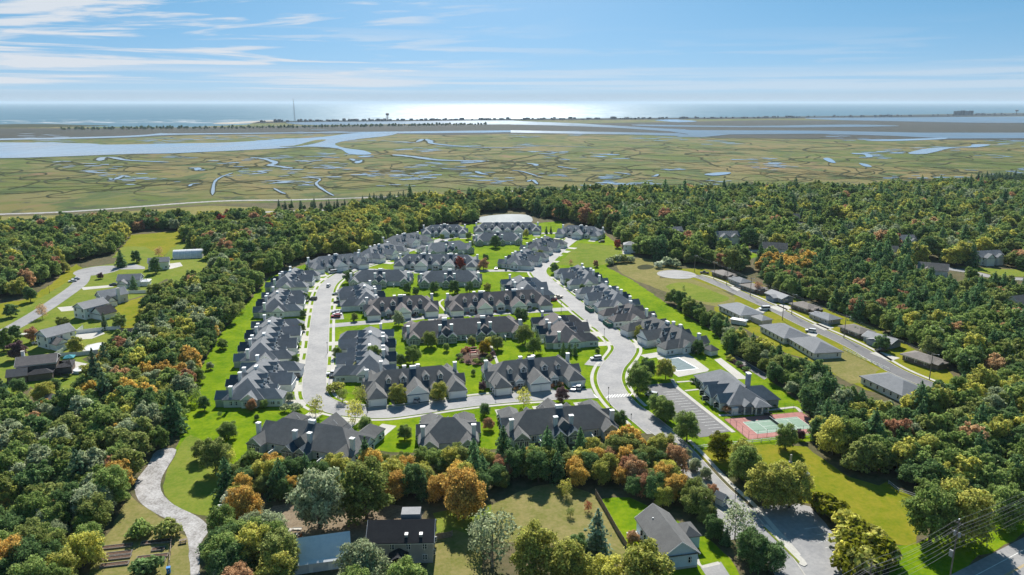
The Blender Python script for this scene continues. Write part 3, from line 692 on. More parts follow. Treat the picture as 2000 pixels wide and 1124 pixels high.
# clubhouse lot
lot = sheet('clubhouse_lot', [(1262,752),(1316,748),(1429,843),(1402,847),(1400,851),(1367,855),(1330,828),(1268,784)], 'asphalt_dark', 0.07)
s0, s1, w0 = np.array(G(1320,765)), np.array(G(1418,841)), np.array(G(1352,822))
ax = (s1 - s0) / np.hypot(*(s1 - s0)); ay = np.array(G(1394,842)) - np.array(G(1418,840)); ay = ay / np.hypot(*ay)
for k in range(16):
    p = s0 + (s1 - s0) * k / 15
    stripe(lot, p, p + ay * 5.0, 0.13, 0.085)
v0 = np.array(G(1385,848)); 
for k in range(0): pass
walk([(1312,741),(1322,757),(1433,845)], 1.5, 0.10, 'footpath', n=1)
walk([(1322,747),(1350,745),(1362,752)], 1.2, 0.10, 'footpath', n=1); walk([(1338,764),(1365,761)], 1.2, 0.10, 'footpath', n=1)
walk([(1404,812),(1433,811),(1470,806),(1540,797),(1555,797),(1565,806)], 1.3, 0.10, 'footpath')
# entrance lot at the bottom
elot = sheet('entrance_lot', [(1466,993),(1500,988),(1560,985),(1582,990),(1612,1022),(1652,1078),(1648,1150),(1580,1150),(1540,1090)], 'asphalt', 0.066)
for k, (p, q) in enumerate((((1571,1034),(1608,1029)), ((1600,1060),(1630,1053)), ((1612,1071),(1643,1064)), ((1625,1085),(1652,1080)), ((1595,1046),(1620,1041)))):
    stripe(elot, G(*p), G(*q), 0.12, 0.08)
isl = link('traffic_island', MB().prism(GP([(1491,1028),(1498,1026),(1572,1096),(1577,1104),(1571,1108),(1562,1104)]), 0.0, 0.2).mesh('traffic_island', 'concrete'))
tag(isl, kind='structure')
link('grass_strip', tri_poly(GP([(1490,1031),(1494,1031),(1562,1099),(1560,1102)]), 0.21).mesh('grass_strip', 'lawn_mid'), isl)
# crosswalk and stop bar at the entrance junction
for k in range(9):
    p = np.array(G(1184 + k*5.6, 778 - k*0.35)); stripe(east_o := bpy.data.objects['east_street'], p, p + np.array((1.6, 3.0)), 0.5, 0.085, name='crossing_bar')
stripe(east_o, G(1160,771), G(1167,778), 0.5, 0.085, name='stop_bar')
# visitor bays on the corner of the east street
vb = sheet('visitor_bays', [(1141,713),(1153,700),(1178,699),(1184,712),(1170,716)], 'asphalt', 0.07)
for p, q in (((1142,712),(1172,716)), ((1148,706),(1179,709))): stripe(vb, G(*p), G(*q), 0.12, 0.085)
vb2 = sheet('visitor_bays', [(651,607),(668,607),(672,624),(645,625)], 'asphalt', 0.07)
sheet('visitor_bays', [(646,722),(668,728),(664,752),(640,752)], 'asphalt', 0.07)
# tennis court with its fence, net and lines
A, B_, D_ = np.array(G(1479,848)), np.array(G(1588,837)), np.array(G(1453,825))
ex = (B_ - A) / np.hypot(*(B_ - A)); ey = np.array((-ex[1], ex[0])); LX = float(np.hypot(*(B_ - A))); LY = float((D_ - A) @ ey)
def TP(x, y): return tuple(A + ex*x + ey*y)
court = sheet('tennis_court', [TP(-5.0,-3.2), TP(LX+4.0,-3.2), TP(LX+4.0,LY+3.6), TP(-5.0,LY+3.6)], 'court_red', 0.07, px=False)
link('playing_surface', tri_poly([TP(0,0),TP(LX,0),TP(LX,LY),TP(0,LY)], 0.078).mesh('playing_surface', 'court_green'), court)
S = LX / 23.77; ys = LY / 10.97
for x0,y0,x1,y1 in ((0,0,LX,0),(0,LY,LX,LY),(0,0,0,LY),(LX,0,LX,LY),(0,1.37*ys,LX,1.37*ys),(0,LY-1.37*ys,LX,LY-1.37*ys),(5.49*S,1.37*ys,5.49*S,LY-1.37*ys),(LX-5.49*S,1.37*ys,LX-5.49*S,LY-1.37*ys),(5.49*S,LY/2,LX-5.49*S,LY/2)):
    stripe(court, TP(x0,y0), TP(x1,y1), 0.12, 0.088, name='court_line')
nb = Temp(); mb = MB()
n0, n1 = TP(LX/2, -0.6), TP(LX/2, LY+0.6)
for q in (n0, n1): nb.add('post', MB().tube((*q, 0.08), (*q, 1.2), 0.06), 'dark_metal')
nb.add('mesh_band', MB().add([(*n0,0.1),(*n1,0.1),(*n1,1.0),(*n0,1.0)], [(0,1,2,3)]), 'dark_metal'); nb.add('tape', MB().tube((*n0,1.05),(*n1,1.05),0.05), 'white')
nb.put('tennis_net', (0,0,0), 0, 'dark net with white tape across the middle of the tennis court', 'net')
fe = Temp(); cor = [TP(-4.9,-3.1), TP(LX+3.9,-3.1), TP(LX+3.9,LY+3.5), TP(-4.9,LY+3.5)]
for i in range(4):
    p, q = np.array(cor[i]), np.array(cor[(i+1)%4]); nseg = max(2, int(np.hypot(*(q-p))/3.2))
    for k in range(nseg):
        r0 = p + (q-p)*k/nseg; fe.add('post', MB().tube((*r0,0.06),(*r0,3.0),0.05,n=5), 'dark_metal')
    for z in (0.3, 1.6, 2.95): fe.add('rail', MB().tube((*p,z),(*q,z),0.025,n=4), 'dark_metal')
fe.put('court_fence', (0,0,0), 0, 'tall thin wire fence around the red and green tennis court', 'fence')
# bocce and shuffleboard lanes behind the clubhouse
bl = sheet('bocce_lane', [(1425,698),(1438,696),(1503,735),(1492,742)], 'asphalt_dark', 0.06)
kerb(GP([(1438,696),(1503,735),(1492,742)]), 0)
sheet('shuffleboard_lane', [(1395,703),(1408,700),(1462,741),(1440,741)], 'concrete', 0.06)
sheet('planting_bed', [(1419,704),(1427,703),(1465,726),(1460,730)], 'mulch', 0.06)
# pool terrace: covered pool on a pale deck
sheet('pool_terrace', [(1282,699),(1343,691),(1385,722),(1382,726),(1325,737),(1316,730),(1290,708)], 'concrete', 0.06)
pl = sheet('swimming_pool', [(1300,701),(1326,698.5),(1365,721),(1322,726)], 'white', 0.10)
link('pool_cover', tri_poly(GP([(1303,702.2),(1325,700),(1361,720.3),(1323,724.5)]), 0.13).mesh('pool_cover', 'pool_cover'), pl)
# drives of the single houses
for p in ([(1338,1083),(1356,1103)],): pass
sheet('house_drive', [(1368,1108),(1408,1098),(1425,1124),(1440,1150),(1395,1150)], 'asphalt', 0.05)
walk([(1355,1075),(1363,1100),(1372,1108),(1405,1100)], 1.1, 0.06, 'footpath', n=1)
for q in ([(153,608),(200,602),(232,598),(218,608),(160,614)], [(118,601),(165,597),(168,607),(125,610)], [(160,563),(220,558),(222,561),(165,567)], [(28,655),(90,648),(98,655),(30,662)], [(150,652),(190,640),(240,645),(246,655),(200,668),(160,672)], [(1440,633),(1490,607),(1500,615),(1470,640)]):
    pass
sheet('house_drive', [(158,562),(220,557),(222,561),(163,567)], 'concrete', 0.05)
sheet('house_drive', [(112,601),(164,596),(166,605),(120,609)], 'concrete', 0.05)
sheet('house_drive', [(25,652),(92,649),(92,655),(28,657)], 'concrete', 0.05)
sheet('house_patio', [(148,652),(196,645),(205,652),(180,662),(150,664)], 'concrete', 0.05)
sheet('house_patio', [(318,517),(352,513),(357,520),(328,527)], 'concrete', 0.05)
sheet('house_drive', [(225,521),(262,516),(283,522),(283,526),(225,527)], 'asphalt', 0.05)
for q in ([(1425,561),(1440,558),(1458,563),(1440,569)], [(1501,600),(1530,594),(1548,602),(1525,610)], [(1585,634),(1612,631),(1629,641),(1610,646)], [(1698,690),(1718,687),(1758,700),(1738,706)], [(1470,607),(1488,600),(1502,606),(1490,612)], [(1575,653),(1585,646),(1598,652),(1592,660)]):
    sheet('house_drive', q, 'concrete', 0.075)
sheet('house_drive', [(1216,489),(1235,489),(1232,497),(1216,497)], 'concrete', 0.05)
sheet('pond_water', [(928,432),(940,424),(985,419),(1028,420),(1040,428),(1030,436),(960,437)], 'pondm', 0.05, 3)
sheet('marshy_pond', [(1245,521),(1262,517),(1278,521),(1270,526),(1250,527)], 'mud', 0.06, 3)
# ------------------------------------------------------------------ townhouse rows
def window(T, x, y, z, w, h, face, parent=-1, lite=False, name='window', bars=True):
    """face: '-y', '+y', '-x', '+x'; white frame proud of the wall, dark pane proud of the frame"""
    d = 0.07; q = 0.10
    def bx(x0, x1, z0, z1, t, t0=0.0):
        m = MB(); return {'-y': m.box(x+x0, x+x1, y-t, y-t0, z+z0, z+z1), '+y': m.box(x+x0, x+x1, y+t0, y+t, z+z0, z+z1),
                '-x': m.box(x-t, x-t0, y+x0, y+x1, z+z0, z+z1), '+x': m.box(x+t0, x+t, y+x0, y+x1, z+z0, z+z1)}[face]
    i = T.add(name, bx(-w/2, w/2, 0, h, d), 'white', parent)
    p = i if parent < 0 else parent
    if lite:
        T.add('pane', bx(-w/2+q, w/2-q, q, h-q, d+0.02, d), 'glass', p); return i
    m = MB()
    for a, b in ((-w/2+q, -q/2), (q/2, w/2-q)):
        for c, e in ((q, h/2-q/2), (h/2+q/2, h-q)):
            s = bx(a, b, c, e, d+0.02, d); m.add(s.v, s.f)
    T.add('pane', m, 'glass', p)
    return i
def arch_window(T, x, y, z, w, h, parent, lite):
    """three lights with a half round over the middle one, on a gable facing +y"""
    n = 8; m = MB()
    for k, (cx, ww, hh) in enumerate(((-w*0.33, w*0.26, h*0.62), (0, w*0.34, h*0.66), (w*0.33, w*0.26, h*0.62))):
        m.box(x+cx-ww/2, x+cx+ww/2, y, y+0.07, z, z+hh)
    r = w*0.17
    m.add([(x, y+0.07, z+h*0.66)] + [(x + r*math.cos(math.pi*i/n), y+0.07, z+h*0.66 + r*1.25*math.sin(math.pi*i/n)) for i in range(n+1)], [(0,i+2,i+1) for i in range(n)])
    T.add('arched_window', m, 'white', parent)
    m = MB()
    for k, (cx, ww, hh) in enumerate(((-w*0.33, w*0.26, h*0.62), (0, w*0.34, h*0.66), (w*0.33, w*0.26, h*0.62))):
        for sx in (-1, 1):
            a = x+cx+sx*ww*0.23
            m.box(a-ww*0.17, a+ww*0.17, y+0.07, y+0.09, z+0.12, z+hh-0.1)
    r *= 0.72
    m.add([(x, y+0.09, z+h*0.68)] + [(x + r*math.cos(math.pi*i/n), y+0.09, z+h*0.68 + r*1.2*math.sin(math.pi*i/n)) for i in range(n+1)], [(0,i+2,i+1) for i in range(n)])
    T.add('pane', m, 'glass', parent)

EAVE, RIDGE, DEP = 3.0, 8.4, 14.0
def wing(T, x, w, y0, y1, z1, gable, wall='siding', roof='roof_slate', name='garage', gface='white'):
    """projection towards -y (y0 < y1) with its own roof running back into the main slope"""
    g_ = T.add(name, MB().box(x-w/2+0.3, x+w/2-0.3, y0, y1, 0, EAVE-0.24), wall)
    run = (z1 - EAVE) / ((RIDGE - EAVE) / (DEP/2 + 0.5))
    yb = y1 + run + 0.3
    if gable:
        T.add('gable', MB().wedge(x-w/2+0.25, x+w/2-0.25, y0-0.02, y0+0.4, EAVE-0.02, z1-0.28), gface, g_)
        T.add('roof', MB().hip(x-w/2, x+w/2, y0-0.10 if gable == 1 else y0+w*0.2, yb, EAVE+0.05, z1, 'y', w*0.22 if gable == 2 else 0, 0), roof, g_)
        T.add('rake', MB().rake(x-w/2, x+w/2, EAVE+0.03, z1-0.02, y0-0.19), 'white', g_)
        if gable == 2: T.add('pent_roof', MB().hip(x-w/2, x+w/2, y0-0.35, y0+w*0.3, EAVE, EAVE+0.35, 'x', 0.2, 0.2, 0.15), roof, g_)
    else:
        T.add('roof', MB().hip(x-w/2, x+w/2, y0-0.45, yb, EAVE, z1, 'y', None, 0), roof, g_)
    T.add('fascia', MB().box(x-w/2+0.06, x+w/2-0.06, y0-0.38, y1, EAVE-0.40, EAVE-0.225), 'white', g_)
    return g_
def row_temp(n, lite=False):
    T = Temp(); L = n*8.9; F, B = -DEP/2, DEP/2; sl = (RIDGE-EAVE)/(DEP/2+0.5)
    T.add('wall', MB().box(-L/2, L/2, F, B, 0, EAVE-0.24), 'siding')
    T.add('fascia', MB().box(-L/2-0.42, L/2+0.42, F-0.42, B+0.42, EAVE-0.42, EAVE-0.226), 'white')
    T.add('roof', MB().hip(-L/2-0.5, L/2+0.5, F-0.5, B+0.5, EAVE, RIDGE, 'x'), 'roof_slate')
    pairs = {2: [], 4: [0.0], 6: [-8.9, 8.9]}[n]
    ge = L/2 - 3.4
    for x in (-ge, ge):
        g_ = wing(T, x, 7.0, F-6.4, F, 5.7, 0)
        T.add('garage_door', MB().box(x-2.45, x+2.45, F-6.46, F-6.40, 0.02, 2.25), 'white', g_)
    for x in pairs:
        g_ = wing(T, x, 8.4, F-6.4, F, 6.3, 1)
        for s in (-1, 1): T.add('garage_door', MB().box(x+s*1.95-1.55, x+s*1.95+1.55, F-6.46, F-6.40, 0.02, 2.25), 'white', g_)
        if not lite: T.add('eave_board', MB().box(x-3.9, x+3.9, F-6.5, F-6.3, EAVE-0.12, EAVE+0.12), 'siding_slate', g_)
    ent = {2: [(0.0, 3.6)], 4: [(-6.9, 3.6), (6.9, 3.6)], 6: [(-15.2, 3.6), (0, 5.2), (15.2, 3.6)]}[n]
    for x, w in ent:
        e_ = wing(T, x, w, F-2.4, F, EAVE + w*0.42, 1, name='entry_bay')
        window(T, x, F-2.4, 0.7, w*0.6, 1.5, '-y', e_, lite)
    dor = {2: [(-2.6, 1.9), (2.6, 1.9)], 4: [(-9.6, 1.9), (-4.2, 2.6), (4.2, 2.6), (9.6, 1.9)], 6: [(-18, 1.9), (-12.5, 2.6), (-4.3, 2.6), (4.3, 2.6), (12.5, 2.6), (18, 1.9)]}[n]
    for x, w in dor:
        zb = 4.75; yf = F - 0.5 + (zb - EAVE)/sl; h = 1.5; zt = zb + h; yb = F - 0.5 + (zt + w*0.5 - EAVE)/sl
        d_ = T.add('dormer', MB().box(x-w/2+0.15, x+w/2-0.15, yf, yf + h/sl + 0.2, zb - 0.3, zt).wedge(x-w/2+0.12, x+w/2-0.12, yf-0.01, yf+0.3, zt-0.02, zt+w*0.5-0.22), 'white')
        T.add('roof', MB().hip(x-w/2-0.12, x+w/2+0.12, yf-0.22, yb, zt, zt+w*0.52, 'y', 0, 0, 0.1), 'roof_slate', d_)
        T.add('rake', MB().rake(x-w/2-0.12, x+w/2+0.12, zt, zt+w*0.52-0.02, yf-0.30, 0.16), 'white', d_)
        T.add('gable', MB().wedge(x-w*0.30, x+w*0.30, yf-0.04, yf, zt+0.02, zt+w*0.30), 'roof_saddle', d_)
        window(T, x, yf, zb+0.25, w*0.66, 1.05, '-y', d_, lite)
        # strip under each dormer: shade of a steeper slope painted as dark colour
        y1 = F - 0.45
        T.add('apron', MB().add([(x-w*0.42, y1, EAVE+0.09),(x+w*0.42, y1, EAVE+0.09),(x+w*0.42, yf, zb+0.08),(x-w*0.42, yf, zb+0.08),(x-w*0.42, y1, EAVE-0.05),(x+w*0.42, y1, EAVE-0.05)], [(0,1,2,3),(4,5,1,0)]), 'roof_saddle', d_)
    # rear: garden rooms with arched windows, at the ends and in pairs
    rooms = [(-L/2+3.1, 5.6, 3.0), (L/2-3.1, 5.6, 3.0)] + [(p+s*2.35, 4.5, 3.4) for p in pairs for s in (-1, 1)]
    for x, w, pr in rooms:
        y0 = B; y1 = B + pr; z1 = EAVE + w*0.42
        r_ = T.add('garden_room', MB().box(x-w/2+0.25, x+w/2-0.25, y0, y1, 0, EAVE-0.2).wedge(x-w/2+0.2, x+w/2-0.2, y1-0.35, y1+0.012, EAVE-0.25, z1-0.3), 'siding_green')
        run = (z1-EAVE)/sl
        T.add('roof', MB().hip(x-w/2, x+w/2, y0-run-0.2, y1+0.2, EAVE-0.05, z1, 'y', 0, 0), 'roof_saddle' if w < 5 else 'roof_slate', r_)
        T.add('rake', MB().rake(x-w/2, x+w/2, EAVE-0.06, z1-0.02, y1+0.2), 'white', r_)
        T.add('fascia', MB().box(x-w/2+0.05, x+w/2-0.05, y0+0.3, y1-0.05, EAVE-0.45, EAVE-0.275), 'white', r_)
        arch_window(T, x, y1+0.012, 0.55, w*0.78, 2.9, r_, lite)
    for p in pairs:      # gable behind each pair of garden rooms
        T.add('rear_gable', MB().hip(p-3.6, p+3.6, B-3.6, B+0.6, EAVE+0.6, EAVE+3.5, 'y', 0, 1.2, 0.3), 'roof_slate')
    ch = [(-L/2+1.0, B-2.6), (L/2-1.0, B-2.6)] + [(p+s*2.6, B-1.6) for p in pairs for s in (-1, 1)]
    for x, y in ch:
        c_ = T.add('chimney', MB().box(x-0.62, x+0.62, y-0.55, y+0.55, 2.0, 7.3), 'siding')
        T.add('cap', MB().box(x-0.75, x+0.75, y-0.68, y+0.68, 7.3, 7.62), 'white', c_)
    for p in pairs:      # recess shade painted as a dark saddle, with a white box on the ridge
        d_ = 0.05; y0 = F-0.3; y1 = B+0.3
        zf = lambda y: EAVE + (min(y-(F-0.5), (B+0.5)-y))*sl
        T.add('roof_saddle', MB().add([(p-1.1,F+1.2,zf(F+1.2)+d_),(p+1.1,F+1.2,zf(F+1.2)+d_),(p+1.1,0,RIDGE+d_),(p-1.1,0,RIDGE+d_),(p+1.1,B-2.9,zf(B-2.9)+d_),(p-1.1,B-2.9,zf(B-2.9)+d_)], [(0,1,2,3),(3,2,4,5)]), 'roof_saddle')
        T.add('ridge_box', MB().box(p-1.15, p+1.15, -0.55, 0.55, RIDGE-0.5, RIDGE+0.75), 'white')
    # patio walls between the gardens
    for x in {2: [0.0], 4: [-8.6, 8.6], 6: [-17.6, 0.0, 17.6]}[n]:
        T.add('patio_wall', MB().box(x-0.08, x+0.08, B+0.02, B+4.2, 0, 1.9), 'white')
    # end walls: small gable with a porch, windows
    for s in (-1, 1):
        xe = s*L/2; x0, x1 = (xe-5.0, xe+1.3) if s > 0 else (xe-1.3, xe+5.0)
        yc = -2.2; w = 6.0; z1 = EAVE + w*0.40
        p_ = T.add('end_bay', MB().box(min(xe, xe+s*1.0), max(xe, xe+s*1.0), yc-w/2+0.3, yc+w/2-0.3, 0, EAVE-0.2).wedge(min(xe-s*0.4, xe+s*1.02), max(xe-s*0.4, xe+s*1.02), yc-w/2+0.25, yc+w/2-0.25, EAVE-0.22, z1-0.3, 'x'), 'white')
        T.add('roof', MB().hip(x0, x1, yc-w/2, yc+w/2, EAVE, z1, 'x', 0, 0), 'roof_slate', p_)
        T.add('rake', MB().rake(yc-w/2, yc+w/2, EAVE-0.02, z1-0.02, xe+1.3 if s > 0 else xe-1.37, axis='x'), 'white', p_)
        fc = '+x' if s > 0 else '-x'
        for y in (-3.6, -0.8): window(T, xe+s*1.0, y, 0.8, 1.1, 1.5, fc, -1, lite)
        for y in (2.6, 4.4): window(T, xe, y, 0.8, 1.0, 1.5, fc, -1, lite)
        if not lite:
            window(T, xe - s*0.0 , F-3.2, 0.9, 1.4, 1.2, fc, -1, lite)
            window(T, xe - s*0.0 , F-5.2, 0.9, 1.0, 1.2, fc, -1, lite)
    if not lite:
        for x in np.arange(-L/2+7.2, L/2-6, 2.3):
            if all(abs(x-q[0]) > q[1]/2+0.7 for q in rooms) and all(abs(x-q) > 0.8 for q in (-17.6, -8.6, 0, 8.6, 17.6)):
                window(T, float(x), B, 0.5, 1.3, 1.9, '+y', -1, lite)
        for x in (pairs or [0]):
            for s in (-1, 1): window(T, x + s*9.2, F, 0.8, 1.2, 1.5, '-y', -1, lite) if abs(x+s*9.2) < L/2-7.2 else None
    return T
ROWT = {(n, l): row_temp(n, l) for n in (2, 4, 6) for l in (False, True) if not (n == 2 and l)}
BR = {'roof_slate': 'roof_brown'}; CH = {'roof_slate': 'roof_char'}; GY = {'roof_slate': 'roof_grey'}
rows = [  # ridge ends over the aerial view (garages to the right of the way from first to second), units, roof swap, drive length, label
 ((679,836),(543,814),4,CH,9,'leftmost front townhouse row, rear garden rooms with arched windows facing us'),
 ((890,814.6),(860,815.8),2,CH,8,'smallest townhouse pair with two garages in the front row below the street'),
 ((1150,790),(1031.6,800.7),4,CH,8,'dark roofed townhouse row beside the crosswalk, backed by autumn trees'),
 ((744,724),(867,713),4,CH,7,'front facing townhouse row with four white dormers and a silver car outside'),
 ((986.7,705),(1085,696),4,CH,7,'front facing townhouse row with two white cars before its right garage'),
 ((723.5,640),(721.5,690),6,None,7,'long townhouse row along the east side of the wide left street'),
 ((708,550),(716,571),4,None,7,'townhouse row with hipped roof at the bend, right of the left street'),
 ((736,581.5),(827,576),4,BR,6,'brown roofed townhouse row with white dormers and a pink car in front'),
 ((899,573.5),(1041.6,565.5),6,BR,6,'long brown roofed townhouse row with six white dormers facing the middle street'),
 ((987,617.6),(822,627),6,BR,6,'long brown roofed townhouse row with teal garden rooms facing the big lawn'),
 ((1106,638),(1081,609),4,BR,8,'brown roofed townhouse row along the right street across from the green dumpsters'),
 ((1032,556),(1013,536),4,GY,8,'grey townhouse row at the corner where the right street bends'),
 ((776.4,526.8),(709.7,527.6),4,None,5,'rear of the slate townhouse row just right of the upper left bend'),
 ((912,527.6),(845,528.7),4,None,5,'rear of the slate townhouse row behind round garden trees, upper middle'),
 ((797.7,496),(912,497.4),6,None,7,'townhouse row with a red maple before its garages, upper middle'),
 ((895,470),(848,474.5),4,GY,6,'pale grey townhouse row partly hidden by trees below the top street'),
 ((1003,499),(1033,484),4,GY,8,'grey townhouse row left of the diagonal upper right street'),
 ((1046,471),(1070,461),4,None,8,'far townhouse row at the top left of the diagonal street'),
 ((1000,453.4),(944,454.7),4,None,5,'slate townhouse rear just in front of the row by the pond'),
 ((949.5,434.7),(1032,434.2),6,None,7,'farthest long townhouse row with its back to the glittering pond'),
 ((1114,440),(1157,442.7),4,GY,7,'farthest townhouse row at the head of the right street beside the woods'),
 ((845,439.5),(891,438.7),4,GY,6,'far townhouse row at the head of the left street below the woods'),
 ((628,501),(682,495.5),4,GY,8,'pale townhouse row left of the upper left street beside the silver van'),
 ((722,484),(757,474),4,GY,8,'middle of three pale townhouse rows against the far woods'),
 ((768,461),(811,454),4,GY,8,'upper of three pale townhouse rows against the far woods'),
 ((486,736),(514,702),4,None,8,'nearest townhouse row left of the wide left street'),
 ((511,664),(530,622),6,None,8,'long townhouse row second from the front left of the wide street'),
 ((535,585),(548,560),4,None,8,'slate townhouse row third from the front left of the wide street'),
 ((557.5,537.5),(575,523),4,None,8,'slate townhouse row at the upper end of the column left of the wide street'),
 ((1128,516),(1152,533),4,GY,8,'grey townhouse row at the upper end right of the right street below the field'),
 ((1178,553.5),(1206,571),4,GY,8,'grey townhouse row right of the street near two parked cars'),
 ((1225,590.5),(1239,597.5),2,BR,9,'small brown roofed townhouse pair between the two green dumpsters and the hedge'),
 ((1283,622),(1325,640),4,CH,9,'townhouse row beside the pool terrace right of the street'),
]
DRIVES = MB()
for i, (a, b, n, sw, dl, lab) in enumerate(rows):
    pa, pb = np.array(G(*a, 8.4)), np.array(G(*b, 8.4)); c = (pa + pb) / 2; d = pb - pa; rz = math.atan2(d[1], d[0])
    lite = c[1] > 345
    T = ROWT[(n, lite and n != 2)]
    e = T.put('townhouse_row', (c[0], c[1], 0.03), rz, lab, 'townhouse', 'rows of townhouses', swap=sw)
    L = n*8.9; cs, sn = math.cos(rz), math.sin(rz)
    def W(x, y): return (c[0] + x*cs - y*sn, c[1] + x*sn + y*cs)
    CLEAR.append([W(-L/2-2, -15), W(L/2+2, -15), W(L/2+2, 11), W(-L/2-2, 11)])
    for x, w in [(-(L/2-3.4), 5.4), (L/2-3.4, 5.4)] + [(p, 7.2) for p in {2: [], 4: [0.0], 6: [-8.9, 8.9]}[n]]:
        m = 'seal_coat' if i in (3, 4, 8) else 'concrete'
        y0 = -DEP/2 - 6.5
        me = tri_poly([W(x-w/2, y0-dl), W(x+w/2, y0-dl), W(x+w/2, y0), W(x-w/2, y0)], 0.036 + 0.0004*i).mesh('driveway', m)
        tag(link('driveway', me), kind='structure')
    for x in {2: [0.0], 4: [-6.9, 6.9], 6: [-15.2, 0, 15.2]}[n]:     # front path
        tag(link('front_path', tri_poly([W(x-2.6, -DEP/2-8.5), W(x-1.5, -DEP/2-8.5), W(x-1.5, -DEP/2), W(x-2.6, -DEP/2)], 0.052).mesh('front_path', 'concrete')), kind='structure')
ROWPOS = [(np.array(G(*r[0], 8.4)) + np.array(G(*r[1], 8.4))) / 2 for r in rows]

# ------------------------------------------------------------------ clubhouse
def clubhouse():
    T = Temp(); e, rdg = 3.2, 7.8; L, D = 29.0, 13.5; sl = (rdg-e)/(D/2+0.6)
    T.add('wall', MB().box(-L/2, L/2, -D/2, D/2, 0, e-0.24), 'siding_slate')
    T.add('fascia', MB().box(-L/2-0.5, L/2+0.5, -D/2-0.5, D/2+0.5, e-0.42, e-0.226), 'white')
    T.add('roof', MB().hip(-L/2-0.6, L/2+0.6, -D/2-0.6, D/2+0.6, e, rdg, 'x'), 'roof_slate')
    for x, w, pr in ((-1.5, 5.0, 2.6), (3.6, 7.0, 3.2), (10.0, 5.2, 2.4)):                       # cross gables on the lot side
        z1 = e + w*0.5; run = (z1-e)/sl; y0 = -D/2-pr
        b = T.add('gable_bay', MB().box(x-w/2+0.3, x+w/2-0.3, y0, -D/2, 0, e-0.2).wedge(x-w/2+0.25, x+w/2-0.25, y0-0.02, y0+0.4, e-0.25, z1-0.3), 'siding')
        T.add('roof', MB().hip(x-w/2, x+w/2, y0-0.35, -D/2+run+0.2, e, z1, 'y', 0, 0), 'roof_slate', b)
        T.add('rake', MB().rake(x-w/2, x+w/2, e, z1-0.02, y0-0.42), 'white', b)
        window(T, x, y0, 0.6, w*0.55, 2.0, '-y')
    b = T.add('rear_wing', MB().box(4, 12.5, D/2, D/2+6.0, 0, e-0.24), 'siding_slate')           # wing on the garden side
    T.add('roof', MB().hip(3.4, 13.1, D/2-4.5, D/2+6.6, e, e+3.9, 'y', 0, None), 'roof_slate', b)
    c = T.add('chimney', MB().box(-1.2, 0.6, D/2+0.05, D/2+1.3, 0, 8.3), 'siding_slate')
    T.add('cap', MB().box(-1.4, 0.8, D/2-0.1, D/2+1.45, 8.3, 8.6), 'white', c)
    p = T.add('porch', MB().box(L/2-1.0, L/2+3.2, D/2-5.4, D/2-0.2, 0, 0.25), 'concrete')        # corner porch towards us
    T.add('roof', MB().hip(L/2-2.5, L/2+3.8, D/2-6.0, D/2+0.4, e-0.1, e+1.5, 'x', 0, None), 'roof_slate', p)
    for x in (L/2+2.8,):
        for y in (D/2-5.0, D/2-2.8, D/2-0.6): T.add('column', MB().box(x-0.2, x+0.2, y-0.2, y+0.2, 0.25, e-0.3), 'white', p)
    n = T.add('entry_porch', MB().box(L/2, L/2+2.2, -2.4, 1.0, 0, 0.2), 'concrete')
    T.add('roof', MB().hip(L/2-1.5, L/2+2.6, -2.6, 1.2, e-0.15, e+1.5, 'x', 0, 0), 'roof_slate', n)
    for y in (-2.1, 0.7): T.add('column', MB().box(L/2+1.8, L/2+2.15, y-0.18, y+0.18, 0.2, e-0.35), 'white', n)
    T.add('gable', MB().wedge(L/2+2.3, L/2+2.45, -2.3, 0.9, e-0.12, e+1.2, 'x'), 'siding_slate', n)
    T.add('annex', MB().box(L/2, L/2+1.2, -6.2, -4.0, 0, 2.3), 'white')
    for y in (2.0,): window(T, L/2, y, 0.8, 1.4, 1.6, '+x')
    for x in np.arange(-14, 15, 3.4): window(T, float(x), -D/2, 0.8, 1.3, 1.6, '-y') if all(abs(x-q) > 4 for q in (-1.5, 3.6, 10)) else None
    for x in (-13, -9, -5): window(T, x, D/2, 0.8, 1.6, 1.8, '+y')
    return T
pa, pb = np.array(G(1401.7,717.2,7.8)), np.array(G(1451.5,755.8,7.8)); c = (pa+pb)/2; d = pb-pa
clubhouse().put('clubhouse', (c[0], c[1], 0.03), math.atan2(d[1], d[0]), 'slate blue clubhouse with cross gables between the parking lot and the tennis court', 'clubhouse')
print('clubhouse ridge', np.hypot(*d), math.degrees(math.atan2(d[1], d[0])))
CLEAR.append([(c[0]+x, c[1]+y) for x, y in ((-16,-22),(20,-22),(20,22),(-16,22))])
